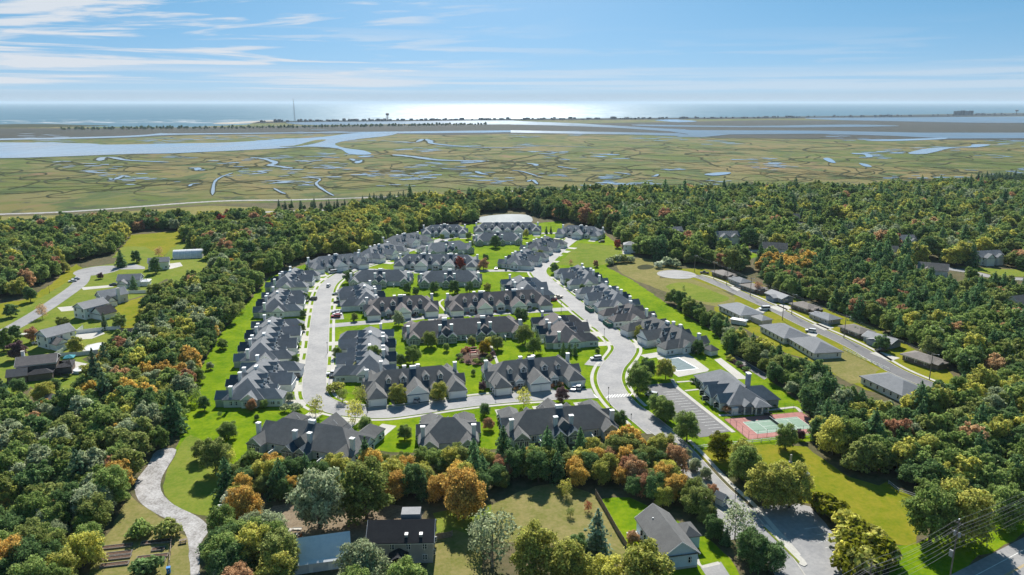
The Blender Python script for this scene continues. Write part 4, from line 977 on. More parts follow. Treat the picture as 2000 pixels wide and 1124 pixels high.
# ------------------------------------------------------------------ single houses
def house_temp(L, D, eave, ridge, wall, roof, gable=True, storeys=1, chim=None, extra=(), lite=False, wins=None, door=None, ov=0.45, trim=True, axis_gable_face=None):
    """block L along x, D along y, ridge along x; extra: (x0,x1,y0,y1,eave,ridge,axis,gable,wall,roof,name)"""
    T = Temp()
    w = MB().box(-L/2, L/2, -D/2, D/2, 0, eave-0.2)
    if gable:
        zt = ridge - 0.3 - ov*(ridge-eave)/(D/2+ov)
        w.wedge(-L/2, L/2, -D/2+0.01, D/2-0.01, eave-0.21, ridge-0.42, 'x')
    T.add('wall', w, wall)
    if trim: T.add('fascia', MB().box(-L/2-ov*0.9, L/2+ov*0.9, -D/2-ov*0.9, -D/2-ov*0.9+0.18, eave-0.40, eave-0.205).box(-L/2-ov*0.9, L/2+ov*0.9, D/2+ov*0.9-0.18, D/2+ov*0.9, eave-0.40, eave-0.205), 'white')
    T.add('roof', MB().hip(-L/2-ov, L/2+ov, -D/2-ov, D/2+ov, eave, ridge, 'x', 0 if gable else None, 0 if gable else None, 0.2), roof)
    if gable and trim:
        
        for q in (-L/2-ov-0.07, L/2+ov): T.add('rake', MB().rake(-D/2-ov, D/2+ov, eave, ridge-0.02, q, axis='x'), 'white')
    for k in range(storeys):
        z = 0.9 + 2.8*k
        for x in np.linspace(-L/2+1.8, L/2-1.8, max(2, int(L/3.2))):
            for f in ('-y', '+y'): window(T, float(x), -D/2 if f == '-y' else D/2, z, 1.1, 1.4, f, -1, lite)
        for y in np.linspace(-D/2+1.8, D/2-1.8, max(1, int(D/4.5))):
            for f in ('-x', '+x'): window(T, -L/2 if f == '-x' else L/2, float(y), z, 1.0, 1.4, f, -1, lite)
    for (x0,x1,y0,y1,ev,rg,ax,gb,wl_,rf,nm) in extra:
        m = MB().box(x0,x1,y0,y1,0,ev-0.2)
        if gb: m.wedge(x0+0.01,x1-0.01,y0,y1,ev-0.21,rg-0.4,ax)
        i = T.add(nm, m, wl_)
        T.add('roof', MB().hip(x0-0.4,x1+0.4,y0-0.4,y1+0.4,ev,rg,ax,0 if gb else None,0 if gb else None,0.18), rf, i)
    if chim:
        x, y, zt, s = chim
        i = T.add('chimney', MB().box(x-s/2, x+s/2, y-s/2, y+s/2, 0, zt), 'siding' if wall != 'brick' else 'brick'); T.add('cap', MB().box(x-s/2-0.1, x+s/2+0.1, y-s/2-0.1, y+s/2+0.1, zt, zt+0.2), 'concrete', i)
    if door is not None: T.add('door', MB().box(door-0.5, door+0.5, -D/2-0.08, -D/2, 0.05, 2.15), 'white')
    return T
def put_house(T, name, px, rz, label, cat='house', group=None, clear=11, z=0.0, pz=0.0):
    x, y = G(*px, pz)
    o = T.put(name, (x, y, z + 0.03), R(rz), label, cat, group); DISCS.append((x, y, clear)); return o
# foreground
T = house_temp(15.0, 9.0, 5.6, 8.8, 'siding_tan', 'roof_black', True, 2, None,
    [(-2.2, 1.6, -6.6, -4.5, 2.9, 4.1, 'y', True, 'siding_tan', 'roof_black', 'entry_porch')])
for x in (-1.9, 1.3): T.add('porch_post', MB().box(x-0.12, x+0.12, -7.9, -7.66, 0, 2.7), 'white')
T.add('porch_roof', MB().hip(-2.6, 2.0, -8.2, -6.5, 2.75, 4.0, 'y', 0, 0, 0.15), 'roof_black')
for x in (1.0, 4.4): T.add('skylight', MB().box(x, x+0.8, -3.9, -2.6, 6.4, 7.05), 'grey_metal')
T.add('rear_dormer', MB().box(-0.4, 4.2, 2.0, 5.4, 5.0, 8.9), 'roof_pale')
put_house(T, 'grey_house', (787, 1079), 2, 'grey two-storey house with near-black roof and small porch at the bottom edge', clear=13)
T = house_temp(13.0, 7.6, 2.7, 6.6, 'white', 'roof_metal', True, 0, None, [(-6.5,6.5,-4.6,-3.7,2.5,2.9,'x',False,'white','roof_metal','lean_to')])
for x in (-4.3, 0, 4.3): T.add('bay_door', MB().box(x-1.7, x+1.7, -4.67, -4.6, 0.05, 2.2), 'white_metal')
put_house(T, 'barn', (627, 1094), 14, 'pale grey roofed barn with three open bays at the bottom left of the grey house', 'barn', clear=10)
T = house_temp(16.5, 8.6, 3.9, 7.4, 'siding_blue', 'roof_char', True, 0, None, [(-4.5, 1.2, 4.3, 8.2, 3.4, 5.0, 'x', False, 'siding_blue', 'roof_char', 'side_wing')])
for y in (-2.4, 2.4): window(T, 8.25, y, 1.4, 1.0, 1.6, '+x')
for x in (-4.5, -2.5, 3.5): window(T, x, -4.3, 1.4, 1.0, 1.5, '-y')
T.add('foundation', MB().box(-8.3, 8.3, -4.35, 4.35, 0, 0.5), 'concrete')
T.add('deck', MB().box(-8.0, -5.0, -7.0, -4.4, 0, 0.5), 'white')
T.add('roof_vent', MB().box(-4.2, -3.9, -2.0, -1.7, 5.5, 6.3), 'white_metal')
pa, pb = np.array(G(1281, 990.5, 7.4)), np.array(G(1326, 1050, 7.4)); d = pb - pa; c = (pa+pb)/2
print('blue ridge', np.hypot(*d), math.degrees(math.atan2(d[1], d[0])))
T.put('blue_house', (c[0], c[1], 0.03), math.atan2(d[1], d[0]), 'pale blue house with charcoal roof on bright green lawn', 'house'); DISCS.append((c[0], c[1], 11))
T = house_temp(2.4, 2.0, 2.1, 3.5, 'white', 'roof_grey', True, 0, None, ov=0.4)
T.add('sign_panel', MB().box(1.22, 1.30, -0.6, 0.6, 0.6, 1.8), 'siding_slate')
put_house(T, 'gatehouse', (1408, 985), -52, 'tiny gabled kiosk between the two entrance lanes', 'kiosk', clear=3)
# west side
T = house_temp(12.5, 9.0, 5.6, 8.2, 'white', 'roof_pale', True, 2, None, [(-3.2, 4.6, -13.0, -4.5, 2.9, 6.2, 'x', True, 'white', 'roof_black', 'garage')])
T.add('garage_door', MB().box(4.6, 4.68, -11.6, -6.0, 0.05, 2.3), 'white_metal')
put_house(T, 'white_house', (180, 617), 62, 'white two-storey house with black garage roof beside the left lane')
T = house_temp(12.0, 9.0, 5.6, 8.4, 'white', 'roof_pale', True, 2, None, [(-5.5, 0.5, -10.0, -4.5, 2.9, 5.0, 'y', True, 'white', 'roof_old', 'garage')])
put_house(T, 'white_house', (112, 673), 60, 'white two-storey house with pale grey roof next to the fenced yard pool')
T = house_temp(13.5, 9.0, 5.2, 7.6, 'siding_brown', 'roof_brown', True, 1, (-5.5, 3.6, 8.6, 1.1), [(-9, -2.5, -10.0, -4.5, 2.9, 5.2, 'x', True, 'siding_brown', 'roof_brown', 'garage'), (6.7, 12.0, -5.0, 3.5, 2.9, 4.4, 'x', False, 'siding_brown', 'roof_black', 'sun_room'), (-2.3, 6.0, -9.5, -4.5, 2.7, 3.9, 'x', False, 'siding_brown', 'roof_black', 'porch')])
put_house(T, 'brown_house', (78, 729), 22, 'dark brown house with stepped roofs at the left edge', clear=14)
T = house_temp(13.0, 9.0, 4.4, 7.6, 'siding', 'roof_grey', True, 1, (1.5, -4.9, 8.4, 1.5), [(-6.0, -1.0, -9.5, -4.5, 2.9, 5.4, 'y', True, 'siding', 'roof_char', 'garage')])
put_house(T, 'gabled_house', (220, 591), 48, 'grey gabled house with broad pale chimney left of the lane fence')
T = house_temp(12.0, 8.5, 4.2, 7.0, 'white', 'roof_slate', True, 1, None, [(-5.0, 0.0, -8.5, -4.2, 2.9, 5.0, 'y', True, 'white', 'roof_slate', 'garage'), (6.0, 10.5, -3.0, 3.0, 2.6, 3.6, 'x', False, 'white', 'white_metal', 'carport')])
put_house(T, 'slate_house', (256, 558), 12, 'small white house with slate roof and dark car on its drive')
T = house_temp(12.0, 8.0, 5.0, 7.4, 'white', 'roof_grey', True, 1, None)
put_house(T, 'far_house', (312, 525), 20, 'white house half hidden by trees below the pale hoop barn')
T = house_temp(9.0, 7.5, 3.0, 5.6, 'siding_slate', 'roof_grey', True, 1, None)
put_house(T, 'edge_house', (4, 560), 30, 'grey house cut off by the left edge above the lane')
T = house_temp(9.0, 6.5, 2.6, 4.6, 'siding_slate', 'roof_black', True, 0, None, trim=False)
put_house(T, 'yard_shed', (258, 660), 8, 'dark blue shed at the end of the white yard fence', 'shed', clear=6)
T = house_temp(16.0, 5.0, 2.6, 4.2, 'white', 'roof_pale', True, 0, None)
put_house(T, 'stable', (340, 570), 18, 'low white stable beside the woods with pale roof', 'shed', clear=9)
T = house_temp(7.0, 6.5, 2.8, 5.0, 'white', 'roof_pale', True, 0, None)
put_house(T, 'stable_annex', (383, 569), 10, 'small white gabled annex at the right end of the stable', 'shed', clear=5)
T = house_temp(4.6, 3.4, 2.2, 3.6, 'siding_tan', 'roof_old', True, 0, None, trim=False); T.add('door', MB().box(-0.6, 0.6, -1.78, -1.7, 0.05, 1.9), 'dark_metal')
put_house(T, 'garden_shed', (102, 787), -20, 'little tan garden shed in front of the woods near the brown house', 'shed', clear=5)
# hoop barn
T = Temp(); n = 12; mb = MB()
pr = [(5.2*math.cos(math.pi*i/n), 5.6*math.sin(math.pi*i/n)) for i in range(n+1)]
for x in (-9.5, 9.5): mb.add([(x, y, z) for y, z in pr], [tuple(range(n+1))])
mb.add([(x, y, z) for x in (-9.5, 9.5) for y, z in pr], [(i, i+1, n+2+i, n+1+i) for i in range(n)])
T.add('cover', mb, 'white_metal')
for x in np.linspace(-9.4, 9.4, 6):
    T.add('hoop', MB().add([(float(x)+dx, y*1.012, z*1.012) for dx in (-0.15, 0.15) for y, z in pr], [(i, i+1, n+2+i, n+1+i) for i in range(n)]), 'white')
x, y = G(369, 503); T.put('hoop_barn', (x, y, 0.03), R(14), 'white arched hoop barn at the edge of the far field', 'barn'); DISCS.append((x, y, 13))
# east street houses
T4 = house_temp(20.0, 12.5, 2.9, 5.6, 'siding', 'roof_grey', False, 1, None, ov=0.6)
for k, (a, b, lab) in enumerate((((1433,588),(1462,601),'grey roofed long house by the field with a white van at its corner'), ((1518,628),(1548,643),'grey roofed long house in the middle of three left of the side street'), ((1580,655),(1607,670),'grey roofed long house nearest the dry lot'), ((1728,727),(1771,746),'grey roofed long house standing alone at the lower end of the side street'))):
    pa, pb = np.array(G(*a, 5.6)), np.array(G(*b, 5.6)); c = (pa+pb)/2; d = pb-pa
    print('dup', np.hypot(*d), math.degrees(math.atan2(d[1], d[0])))
    T4.put('long_house', (c[0], c[1], 0.03), math.atan2(d[1], d[0]), lab, 'house', 'long houses on the side street'); DISCS.append((c[0], c[1], 13))
T5b = house_temp(11.0, 7.5, 2.6, 4.4, 'siding_tan', 'roof_grey', False, 1, None, [(-8.5, -5.5, -2.8, 3.0, 2.4, 3.2, 'x', False, 'siding_tan', 'roof_grey', 'carport')], ov=0.8)
T5c = house_temp(13.0, 7.6, 2.6, 4.3, 'siding_slate', 'roof_pale', True, 1, None, [(-3.0, 3.5, -6.6, -3.8, 2.4, 3.6, 'y', True, 'siding_slate', 'roof_pale', 'porch')], ov=0.8)
T5 = house_temp(12.0, 8.0, 2.6, 4.1, 'siding_brown', 'roof_old', False, 1, None, [(6.0, 9.0, -3.0, 3.2, 2.4, 3.4, 'x', False, 'siding_brown', 'roof_old', 'carport')], ov=0.9)
sm = [((1412,541),'first small brown house at the head of the side street'), ((1446,556),'second small brown house from the turning circle'), ((1471,568),'small brown house behind a bare tree along the side street'), ((1522,586),'small brown house with a wide pale drive, fourth along the street'), ((1572,606),'small brown house opposite the middle long house'), ((1613,628),'small brown house just below the rust trees'), ((1672,653),'small brown house with a lone dark pine in front'), ((1722,672),'small brown house hidden behind a dark tree and parked truck'), ((1800,709),'last small brown house with posts, at the lower end of the street')]
for k, (p, lab) in enumerate(sm):
    x, y = G(*p); (T5, T5b, T5, T5c, T5, T5b, T5, T5c, T5)[k].put('cottage', (x, y, 0.03), R(-68 + random.uniform(-4, 4) + (8 if k > 6 else 0)), lab, 'house', 'small brown houses on the side street'); DISCS.append((x, y, 8))
T = house_temp(8.0, 6.0, 2.6, 4.2, 'siding_tan', 'roof_pale', False, 0, None)
put_house(T, 'garage_hut', (1487, 631), -70, 'square tan garage between two long houses', 'garage', clear=6)
T = house_temp(7.0, 3.0, 2.3, 2.8, 'white', 'white_metal', False, 0, None, trim=False)
put_house(T, 'trailer', (1443, 633), -35, 'white box trailer on the grass behind the garage', 'trailer', clear=5)
T = house_temp(4.2, 4.0, 2.4, 4.3, 'white', 'roof_char', False, 0, None)
put_house(T, 'pool_shed', (1388, 692), -60, 'small white pool shed with pyramid roof beside the round evergreen', 'shed', clear=5)
# houses among the eastern woods
HT = [house_temp(18.0, 10.0, 5.4, 9.0, 'siding', 'roof_slate', True, 2, None, [(-7, -1, -8, -5, 5.4, 8.2, 'y', True, 'siding', 'roof_slate', 'bay'), (2, 7, -7, -5, 5.4, 7.8, 'y', True, 'siding', 'roof_slate', 'bay')], lite=True),
      house_temp(16.0, 9.0, 4.8, 8.6, 'siding', 'roof_old', True, 1, None, [(-6, 0, -8, -4.5, 4.0, 6.8, 'y', True, 'siding', 'roof_old', 'bay')], lite=True),
      house_temp(15.0, 9.0, 5.0, 8.2, 'siding_slate', 'roof_slate', True, 1, None, [(0, 6, -7, -4.5, 4.0, 6.6, 'y', True, 'white', 'roof_slate', 'bay')], lite=True)]
fh = [((1312,463),2,14,'blue grey house with dormer roof alone in the far woods'), ((1417,474),0,8,'large white double-gabled house among the far woods'), ((1512,497),1,-20,'white gabled house beside the short forest road'), ((1645,491),1,-35,'house with weathered roof sunk in the woods above the rust trees'),
      ((1815,436),0,-18,'white many-gabled house deep in the eastern woods'), ((1765,480),2,10,'small blue house behind the bright forest lawn'), ((1820,540),1,-30,'brown roofed house left of the eastern forest road'), ((1925,515),0,12,'white gabled house behind the row of street pines'),
      ((1725,503),1,-20,'low pale roof between the trees left of the forest road'), ((1938,458),1,5,'tan roof in the woods at the far right'), ((1915,432),1,10,'pale roof in the woods near the marsh edge'), ((1716,414),1,0,'farthest white roof in the eastern woods'), ((1552,455),1,15,'pale roof below the far tree line, right of the double-gabled house'), ((1540,436),1,-10,'small light roof high in the far woods'), ((1995,607),1,20,'white house cut off by the right edge in the woods')]
for p, k, rz, lab in fh:
    x, y = G(*p); HT[k].put('forest_house', (x, y, 0.03), R(rz), lab, 'house', 'houses in the eastern woods'); DISCS.append((x, y, 12)); DISCS.append((x, y-14, 12)); DISCS.append((x, y-28, 10))
T = house_temp(9.0, 8.5, 5.6, 7.6, 'siding', 'roof_pale', False, 2, None, lite=True)
put_house(T, 'square_house', (1230, 492), -8, 'square two-storey cream house beside the open field', clear=8)
T = house_temp(10, 7, 3, 5, 'siding_tan', 'roof_old', True, 1, None)
put_house(T, 'hidden_house', (1805, 846), -15, 'low brown roof hidden among the right-hand woods', clear=7)

# ------------------------------------------------------------------ vehicles
CARM = {}
def car_temp(col, kind='car'):
    nm = 'car_' + '_'.join(str(int(v*100)) for v in col)
    if nm not in M: M[nm] = mat(nm, col, 0.3, 0.6)
    T = Temp(); L, W, H = {'car': (4.6, 1.85, 1.45), 'suv': (4.8, 1.95, 1.75), 'van': (5.6, 2.1, 2.2), 'pickup': (5.6, 2.0, 1.85)}[kind]
    zb = H*0.56
    prof = {'car': [(-0.5,0.30),(-0.5,0.80),(-0.32,0.92),(0.30,0.96),(0.5,0.78),(0.5,0.30)], 'suv': [(-0.5,0.35),(-0.5,0.95),(-0.28,1.02),(0.5,1.05),(0.5,0.35)], 'van': [(-0.5,0.35),(-0.5,1.0),(-0.36,1.15),(0.5,1.2),(0.5,0.35)], 'pickup': [(-0.5,0.4),(-0.5,1.0),(-0.25,1.05),(0.5,1.05),(0.5,0.4)]}[kind]
    n = len(prof); b = MB()
    b.add([(x*L, s*W/2*(0.94 if z > 0.7 else 1), z) for s in (-1, 1) for x, z in prof], [tuple(range(n))[::-1], tuple(range(n, 2*n))] + [(i, (i+1)%n, n+(i+1)%n, n+i) for i in range(n)])
    T.add('body', b, nm)
    x0, x1, t0, t1 = {'car': (-0.24, 0.36, -0.10, 0.22), 'suv': (-0.24, 0.49, -0.12, 0.44), 'van': (-0.34, 0.49, -0.22, 0.47), 'pickup': (-0.22, 0.12, -0.12, 0.08)}[kind]
    z0 = prof[2][1] - 0.03; w0, w1 = W/2*0.90, W/2*0.76
    T.add('cabin_glass', MB().add([(x0*L,-w0,z0),(x1*L,-w0,z0),(x1*L,w0,z0),(x0*L,w0,z0),(t0*L,-w1,H-0.06),(t1*L,-w1,H-0.06),(t1*L,w1,H-0.06),(t0*L,w1,H-0.06)], [(3,2,1,0),(4,5,6,7),(0,1,5,4),(1,2,6,5),(2,3,7,6),(3,0,4,7)]), 'glass')
    T.add('roof_panel', MB().box(t0*L-0.03, t1*L+0.03, -w1-0.02, w1+0.02, H-0.07, H), nm)
    for x in (-0.31*L, 0.30*L):
        for s in (-1, 1):
            T.add('wheel', MB().tube((x, s*(W/2-0.22), 0.33), (x, s*(W/2+0.01), 0.33), 0.33, n=10), 'tyre')
    for s in (-1, 1):
        T.add('headlight', MB().box(-L/2-0.02, -L/2+0.05, s*W*0.36-0.18, s*W*0.36+0.18, 0.6, 0.76), 'white'); T.add('tail_light', MB().box(L/2-0.05, L/2+0.02, s*W*0.38-0.14, s*W*0.38+0.14, 0.65, 0.85), 'red')
    return T
WH, SV, DK, BL, RD, TN = (0.75,0.75,0.75), (0.45,0.47,0.50), (0.03,0.035,0.04), (0.04,0.07,0.14), (0.35,0.03,0.03), (0.42,0.36,0.28)
cars = [((1121,761),-105,WH,'car','white car left of two before the right garage of the crosswalk row'), ((1131,759.5),-105,WH,'suv','white car right of two before the right garage of the crosswalk row'),
 ((817,784),-105,SV,'suv','silver car on the dark double drive of the left dormered row'), ((575,738),8,DK,'suv','dark car on the drive left of the wide street'), ((655,738),4,DK,'car','dark car nearest in the bays right of the left street'), ((650,733),4,WH,'suv','white car in the bays right of the left street'), ((662,731),4,SV,'car','silver car at the back of the bays right of the left street'),
 ((1164,703),12,SV,'suv','silver car in the visitor bays by the right street'), ((657,611.5),6,SV,'car','silver car topmost of three in the small visitor bays'), ((659,616),6,WH,'car','white car in the middle of three in the small visitor bays'), ((656,620.5),6,RD,'suv','dark red car lowest of three in the small visitor bays'),
 ((642,560),-88,WH,'suv','white car with dark glass driving on the left street'), ((650,534),35,SV,'van','silver van at the upper left street bend'), ((657,576),2,SV,'car','silver car on the upper drive right of the left street'), ((660,592),2,DK,'car','dark car on the lower drive right of the left street'), ((611,586),-2,DK,'suv','dark car half out of a drive left of the street'),
 ((730,622),-100,(0.75,0.45,0.42),'car','pale pink car before the brown dormered row'), ((842,614),-100,RD,'suv','dark red car at the right garage of the brown dormered row'), ((1090,743-160),30,TN,'pickup','tan pickup beside the right street upper middle'), ((1080,588),20,RD,'car','red car near the end of the long brown row'),
 ((1125,572),-60,WH,'suv','white car on the drive below the upper right row'), ((1142,583),-20,DK,'car','black car on the second drive right of the street'), ((1158,593),-10,SV,'car','silver car on the third drive right of the street'), ((1197,626),-15,WH,'pickup','white pickup beside the lower green dumpster'),
 ((1040,514.5),5,WH,'van','white van at the lower end of the diagonal street row'), ((969,526),-90,DK,'car','dark car on the upper street'), ((820,523.5),-90,WH,'car','left of two white cars before the maple row'), ((831,523.5),-90,WH,'car','right of two white cars before the maple row'), ((787,523),-90,SV,'car','silver car at the left garage of the maple row'), ((874,456),-80,BL,'car','blue car before the far left row'),
 ((1493,606),6,WH,'van','white van at the first long house'), ((1583,649),-25,WH,'suv','white car at the second long house'), ((1376,535),-15,DK,'pickup','black pickup at the head of the side street'), ((1722,687),10,DK,'pickup','black truck on the wide drive of the hidden brown house'),
 ((1272,774),-30,SV,'suv','silver car in the shade of the clubhouse lot'), ((222,558),8,DK,'car','dark car on the slate house drive'), ((142,551),40,WH,'car','white car parked on the left lane'), ((148,547),40,SV,'car','grey car parked behind the white one on the left lane'), ((75,672),30,SV,'suv','silver car beside the white house at the fenced pool'), ((38,788),70,WH,'car','white car under the trees near the garden shed'), ((1175,474),10,DK,'suv','dark car beside the open field lane')]
ctemps = {}
for p, rz, col, kind, lab in cars:
    if (col, kind) not in ctemps: ctemps[(col, kind)] = car_temp(col, kind)
    x, y = G(*p); ctemps[(col, kind)].put('parked_car', (x, y, 0.075), R(rz), lab, 'pickup' if kind == 'pickup' else 'van' if kind == 'van' else 'car', 'parked cars')

# ------------------------------------------------------------------ small things
def dumpster():
    T = Temp(); L, W, H = 7.2, 2.5, 1.9
    b = MB()
    for x0, x1, y0, y1 in ((-L/2, L/2, -W/2, -W/2+0.12), (-L/2, L/2, W/2-0.12, W/2), (-L/2, -L/2+0.12, -W/2+0.12, W/2-0.12), (L/2-0.12, L/2, -W/2+0.12, W/2-0.12)): b.box(x0, x1, y0, y1, 0.1, H)
    b.box(-L/2+0.12, L/2-0.12, -W/2+0.12, W/2-0.12, 0.1, 0.3)
    T.add('tub', b, 'dumpster_green')
    for x in np.linspace(-L/2+0.5, L/2-0.5, 8):
        for s in (-1, 1): T.add('rib', MB().box(x-0.07, x+0.07, s*(W/2+0.001)-(0.1 if s < 0 else 0), s*(W/2+0.001)+(0.1 if s > 0 else 0), 0.15, H-0.05), 'dumpster_green')
    m = MB(); r = random.Random(3)
    for k in range(30): x, y = r.uniform(-L/2+0.5, L/2-0.5), r.uniform(-0.8, 0.8); m.box(x-0.3, x+0.3, y-0.2, y+0.2, 0.31, r.uniform(1.2, 1.85))
    i = T.add('debris', m, 'debris')
    return T
DT = dumpster(); lin = np.array(G(1187,645)) - np.array(G(1139,608)); dz = math.atan2(lin[1], lin[0])
x, y = G(1151, 607); DT.put('dumpster', (x, y, 0.08), dz, 'upper green roll-off dumpster full of rubble on the right street', 'dumpster', 'dumpsters on the street')
x, y = G(1187, 636); DT.put('dumpster', (x, y, 0.08), dz, 'lower green roll-off dumpster on the right street', 'dumpster', 'dumpsters on the street')
def pole_temp(h, arms, lamp=False, trans=False):
    T = Temp(); T.add('post', MB().tube((0,0,0), (0,0,h), 0.19, 0.12, 8), 'pole_wood')
    for z, w in arms:
        a = T.add('crossarm', MB().box(-w/2, w/2, -0.16, -0.04, z-0.08, z+0.08), 'pole_wood')
        for x in np.linspace(-w/2+0.15, w/2-0.15, 4): T.add('insulator', MB().tube((x,-0.1,z+0.08), (x,-0.1,z+0.32), 0.06, n=5), 'grey_metal', a)
    if trans:
        T.add('transformer', MB().lathe([(0.0,h-4.0),(0.3,h-4.0),(0.3,h-3.0),(0.1,h-2.85)], 10, 0.5, -0.1), 'grey_metal')
        T.add('transformer', MB().lathe([(0.0,h-4.0),(0.3,h-4.0),(0.3,h-3.0),(0.1,h-2.85)], 10, -0.5, -0.1), 'grey_metal')
        T.add('meter_box', MB().box(0.15, 1.1, -0.5, -0.1, h-9.6, h-8.0), 'grey_metal'); T.add('pole_cap', MB().tube((0,0,h), (0,0,h+0.3), 0.16), 'white')
    if lamp:
        T.add('lamp_arm', MB().tube((0,0,h-0.6), (0,-2.4,h+0.1), 0.05), 'grey_metal'); T.add('lamp_head', MB().box(-0.15, 0.15, -3.0, -2.3, h+0.02, h+0.18), 'grey_metal')
    return T
def wires(name, pts, label, sag=0.9, r=0.016, group=None):
    m = MB()
    for a, b in zip(pts, pts[1:]):
        a, b = np.array(a), np.array(b); prev = a
        for k in range(1, 9):
            t = k/8; q = a + (b-a)*t; q = q - np.array((0, 0, 4*sag*t*(1-t))); m.tube(prev, q, r, n=4); prev = q
    return tag(link(name, m.mesh(name, 'cable')), label, 'cable', group)
px_, py_ = G(1854, 1136); road_az = math.atan2(t[1], t[0]) if False else math.atan2((np.array(G(2000,1050)) - np.array(G(1874,1115)))[1], (np.array(G(2000,1050)) - np.array(G(1874,1115)))[0])
PT = pole_temp(15.5, ((14.6, 2.0), (12.4, 3.2)), False, True)
PT.put('utility_pole', (px_, py_, 0), road_az + math.pi/2, 'tall wooden utility pole with crossarms and transformers beside the county road', 'utility pole', 'roadside utility poles')
dv = np.array((math.cos(road_az), math.sin(road_az))); q2 = np.array((px_, py_)) + dv*52; q0 = np.array((px_, py_)) - dv*30
pole_temp(15.0, ((14.2, 2.0), (12.2, 3.0)), False, False).put('utility_pole', (*q2, 0), road_az + math.pi/2, 'utility pole at the right edge of the frame', 'utility pole', 'roadside utility poles')
pole_temp(15.0, ((14.2, 2.0), (12.2, 3.0)), False, False).put('utility_pole', (*q0, 0), road_az + math.pi/2, 'utility pole at the bottom edge beside the yellow shrubs', 'utility pole', 'roadside utility poles')
side = np.array((-dv[1], dv[0]))
for k, (o, z) in enumerate(((-0.85, 14.9), (0.85, 14.9), (-1.45, 12.7), (-0.5, 12.7), (0.5, 12.7), (1.45, 12.7), (0.1, 9.4), (0.1, 8.2))):
    P_ = [(*(c_ + side*o), z) for c_ in (q0 - dv*40, q0, np.array((px_, py_)), q2, q2 + dv*50)]
    wires('power_line', P_, 'thin power line strung along the county road poles', 1.0, 0.022, 'power lines along the county road')
tp = [(1356,531.5),(1394,546),(1419,558),(1465,580),(1528,626),(1546,615),(1648,661),(1815,742),(1270+ 100,496)]
TPT = pole_temp(11.0, ((10.4, 1.8),), True)
for k, (p, lab) in enumerate(zip(tp[:8], ('utility pole at the turning circle', 'utility pole beside the first brown house', 'utility pole at the second brown house', 'utility pole by the pale drives', 'utility pole beside the square garage', 'utility pole before the fifth brown house', 'utility pole below the lone dark pine', 'utility pole with guy wire at the lower end of the side street'))):
    x, y = G(*p); TPT.put('utility_pole', (x, y, 0), dz + math.pi/2, 'wooden ' + lab, 'utility pole', 'side street utility poles')
sp = [(*G(*tp[i]), 10.6) for i in (0, 1, 2, 3, 5, 6, 7)]
for o in (-0.7, 0.7): wires('power_line', [(x + o, y, z) for x, y, z in sp], 'thin overhead line along the side street of brown houses', 0.5, 0.03, 'power lines along the side street')
def lamp_temp():
    T = Temp(); T.add('post', MB().tube((0,0,0), (0,0,4.2), 0.09, 0.06, 6), 'dark_metal'); T.add('base', MB().tube((0,0,0), (0,0,0.5), 0.16), 'dark_metal'); T.add('lantern', MB().lathe([(0.08,4.2),(0.22,4.6),(0.2,4.75),(0.04,4.95)], 8), 'dark_metal'); return T
LT = lamp_temp()
for p, lab in (((968,776),'lamp post on the kerb left of the crosswalk row'), ((718,806),'lamp post at the lower left bend'), ((1188,781),'lamp post at the crosswalk'), ((1232,835),'lamp post beside the entrance drive'), ((1146,614+30),'lamp post between the drives of the right street'), ((1180,662),'lamp post at the lower end of the brown row drives'), ((640,690),'lamp post right of the wide left street'), ((1096,610),'lamp post across from the upper dumpster'), ((1435,985),'lamp post on the entrance lane verge'), ((158,521),'lamp post at the lane end'), ((97,573),'lamp post under the trees on the left lane')):
    x, y = G(*p); LT.put('lamp_post', (x, y, 0.05), 0, 'dark ' + lab, 'lamp post', 'street lamps')
# fences
def rail_fence(name, pts, label, h=1.3, step=2.6, m='white', solid=False, rails=(0.45, 1.0), cat='fence', px=True):
    T = Temp(); P_ = GP(pts) if px else pts
    for a, b in zip(P_, P_[1:]):
        a, b = np.array(a), np.array(b); Lg = np.hypot(*(b-a)); n = max(1, int(Lg/step)); ux = (b-a)/Lg; nx = np.array((-ux[1], ux[0]))*0.05
        for k in range(n):
            q = a + (b-a)*k/n; T.add('post', MB().box(q[0]-0.08, q[0]+0.08, q[1]-0.08, q[1]+0.08, 0, h+0.1), m)
            if solid:
                r_ = a + (b-a)*(k+1)/n; T.add('panel', MB().prism([tuple(q-nx*0.5), tuple(r_-nx*0.5), tuple(r_+nx*0.5), tuple(q+nx*0.5)], 0.06, h), m)
        if not solid:
            for z in rails: T.add('rail', MB().prism([tuple(a-nx), tuple(b-nx), tuple(b+nx), tuple(a+nx)], z, z+0.16), m)
    return T.put(name, (0, 0, 0), 0, label, cat)
rail_fence('rail_fence', [(1356,878),(1412,872),(1470,866),(1520,861),(1600,850)], 'white rail fence along the meadow in front of the tennis court')
rail_fence('rail_fence', [(1647,684),(1690,705),(1737,725)], 'white rail fence between the dry lot and the side street', 1.2)
rail_fence('yard_fence', [(163,642),(150,652),(200,647),(236,643)], 'white panel fence behind the white house yards', 1.8, 2.4, 'white', True)
rail_fence('yard_fence', [(244,650),(232,668),(222,678)], 'white panel fence running down beside the pool yard', 1.8, 2.4, 'white', True)
rail_fence('yard_fence', [(108,697),(122,688),(140,672),(152,660)], 'white panel fence right of the pale roofed white house', 1.8, 2.4, 'white', True)
rail_fence('yard_fence', [(118,697),(150,696),(192,691)], 'pale grey panel fence above the brown house yard', 1.8, 2.4, 'siding', True)
rail_fence('yard_fence', [(245,574),(290,573),(312,570)], 'white panel fence left of the stable', 1.8, 2.4, 'white', True)
rail_fence('yard_fence', [(202,612),(214,603),(218,597)], 'short white panel fence behind the gabled house', 1.8, 2.4, 'white', True)
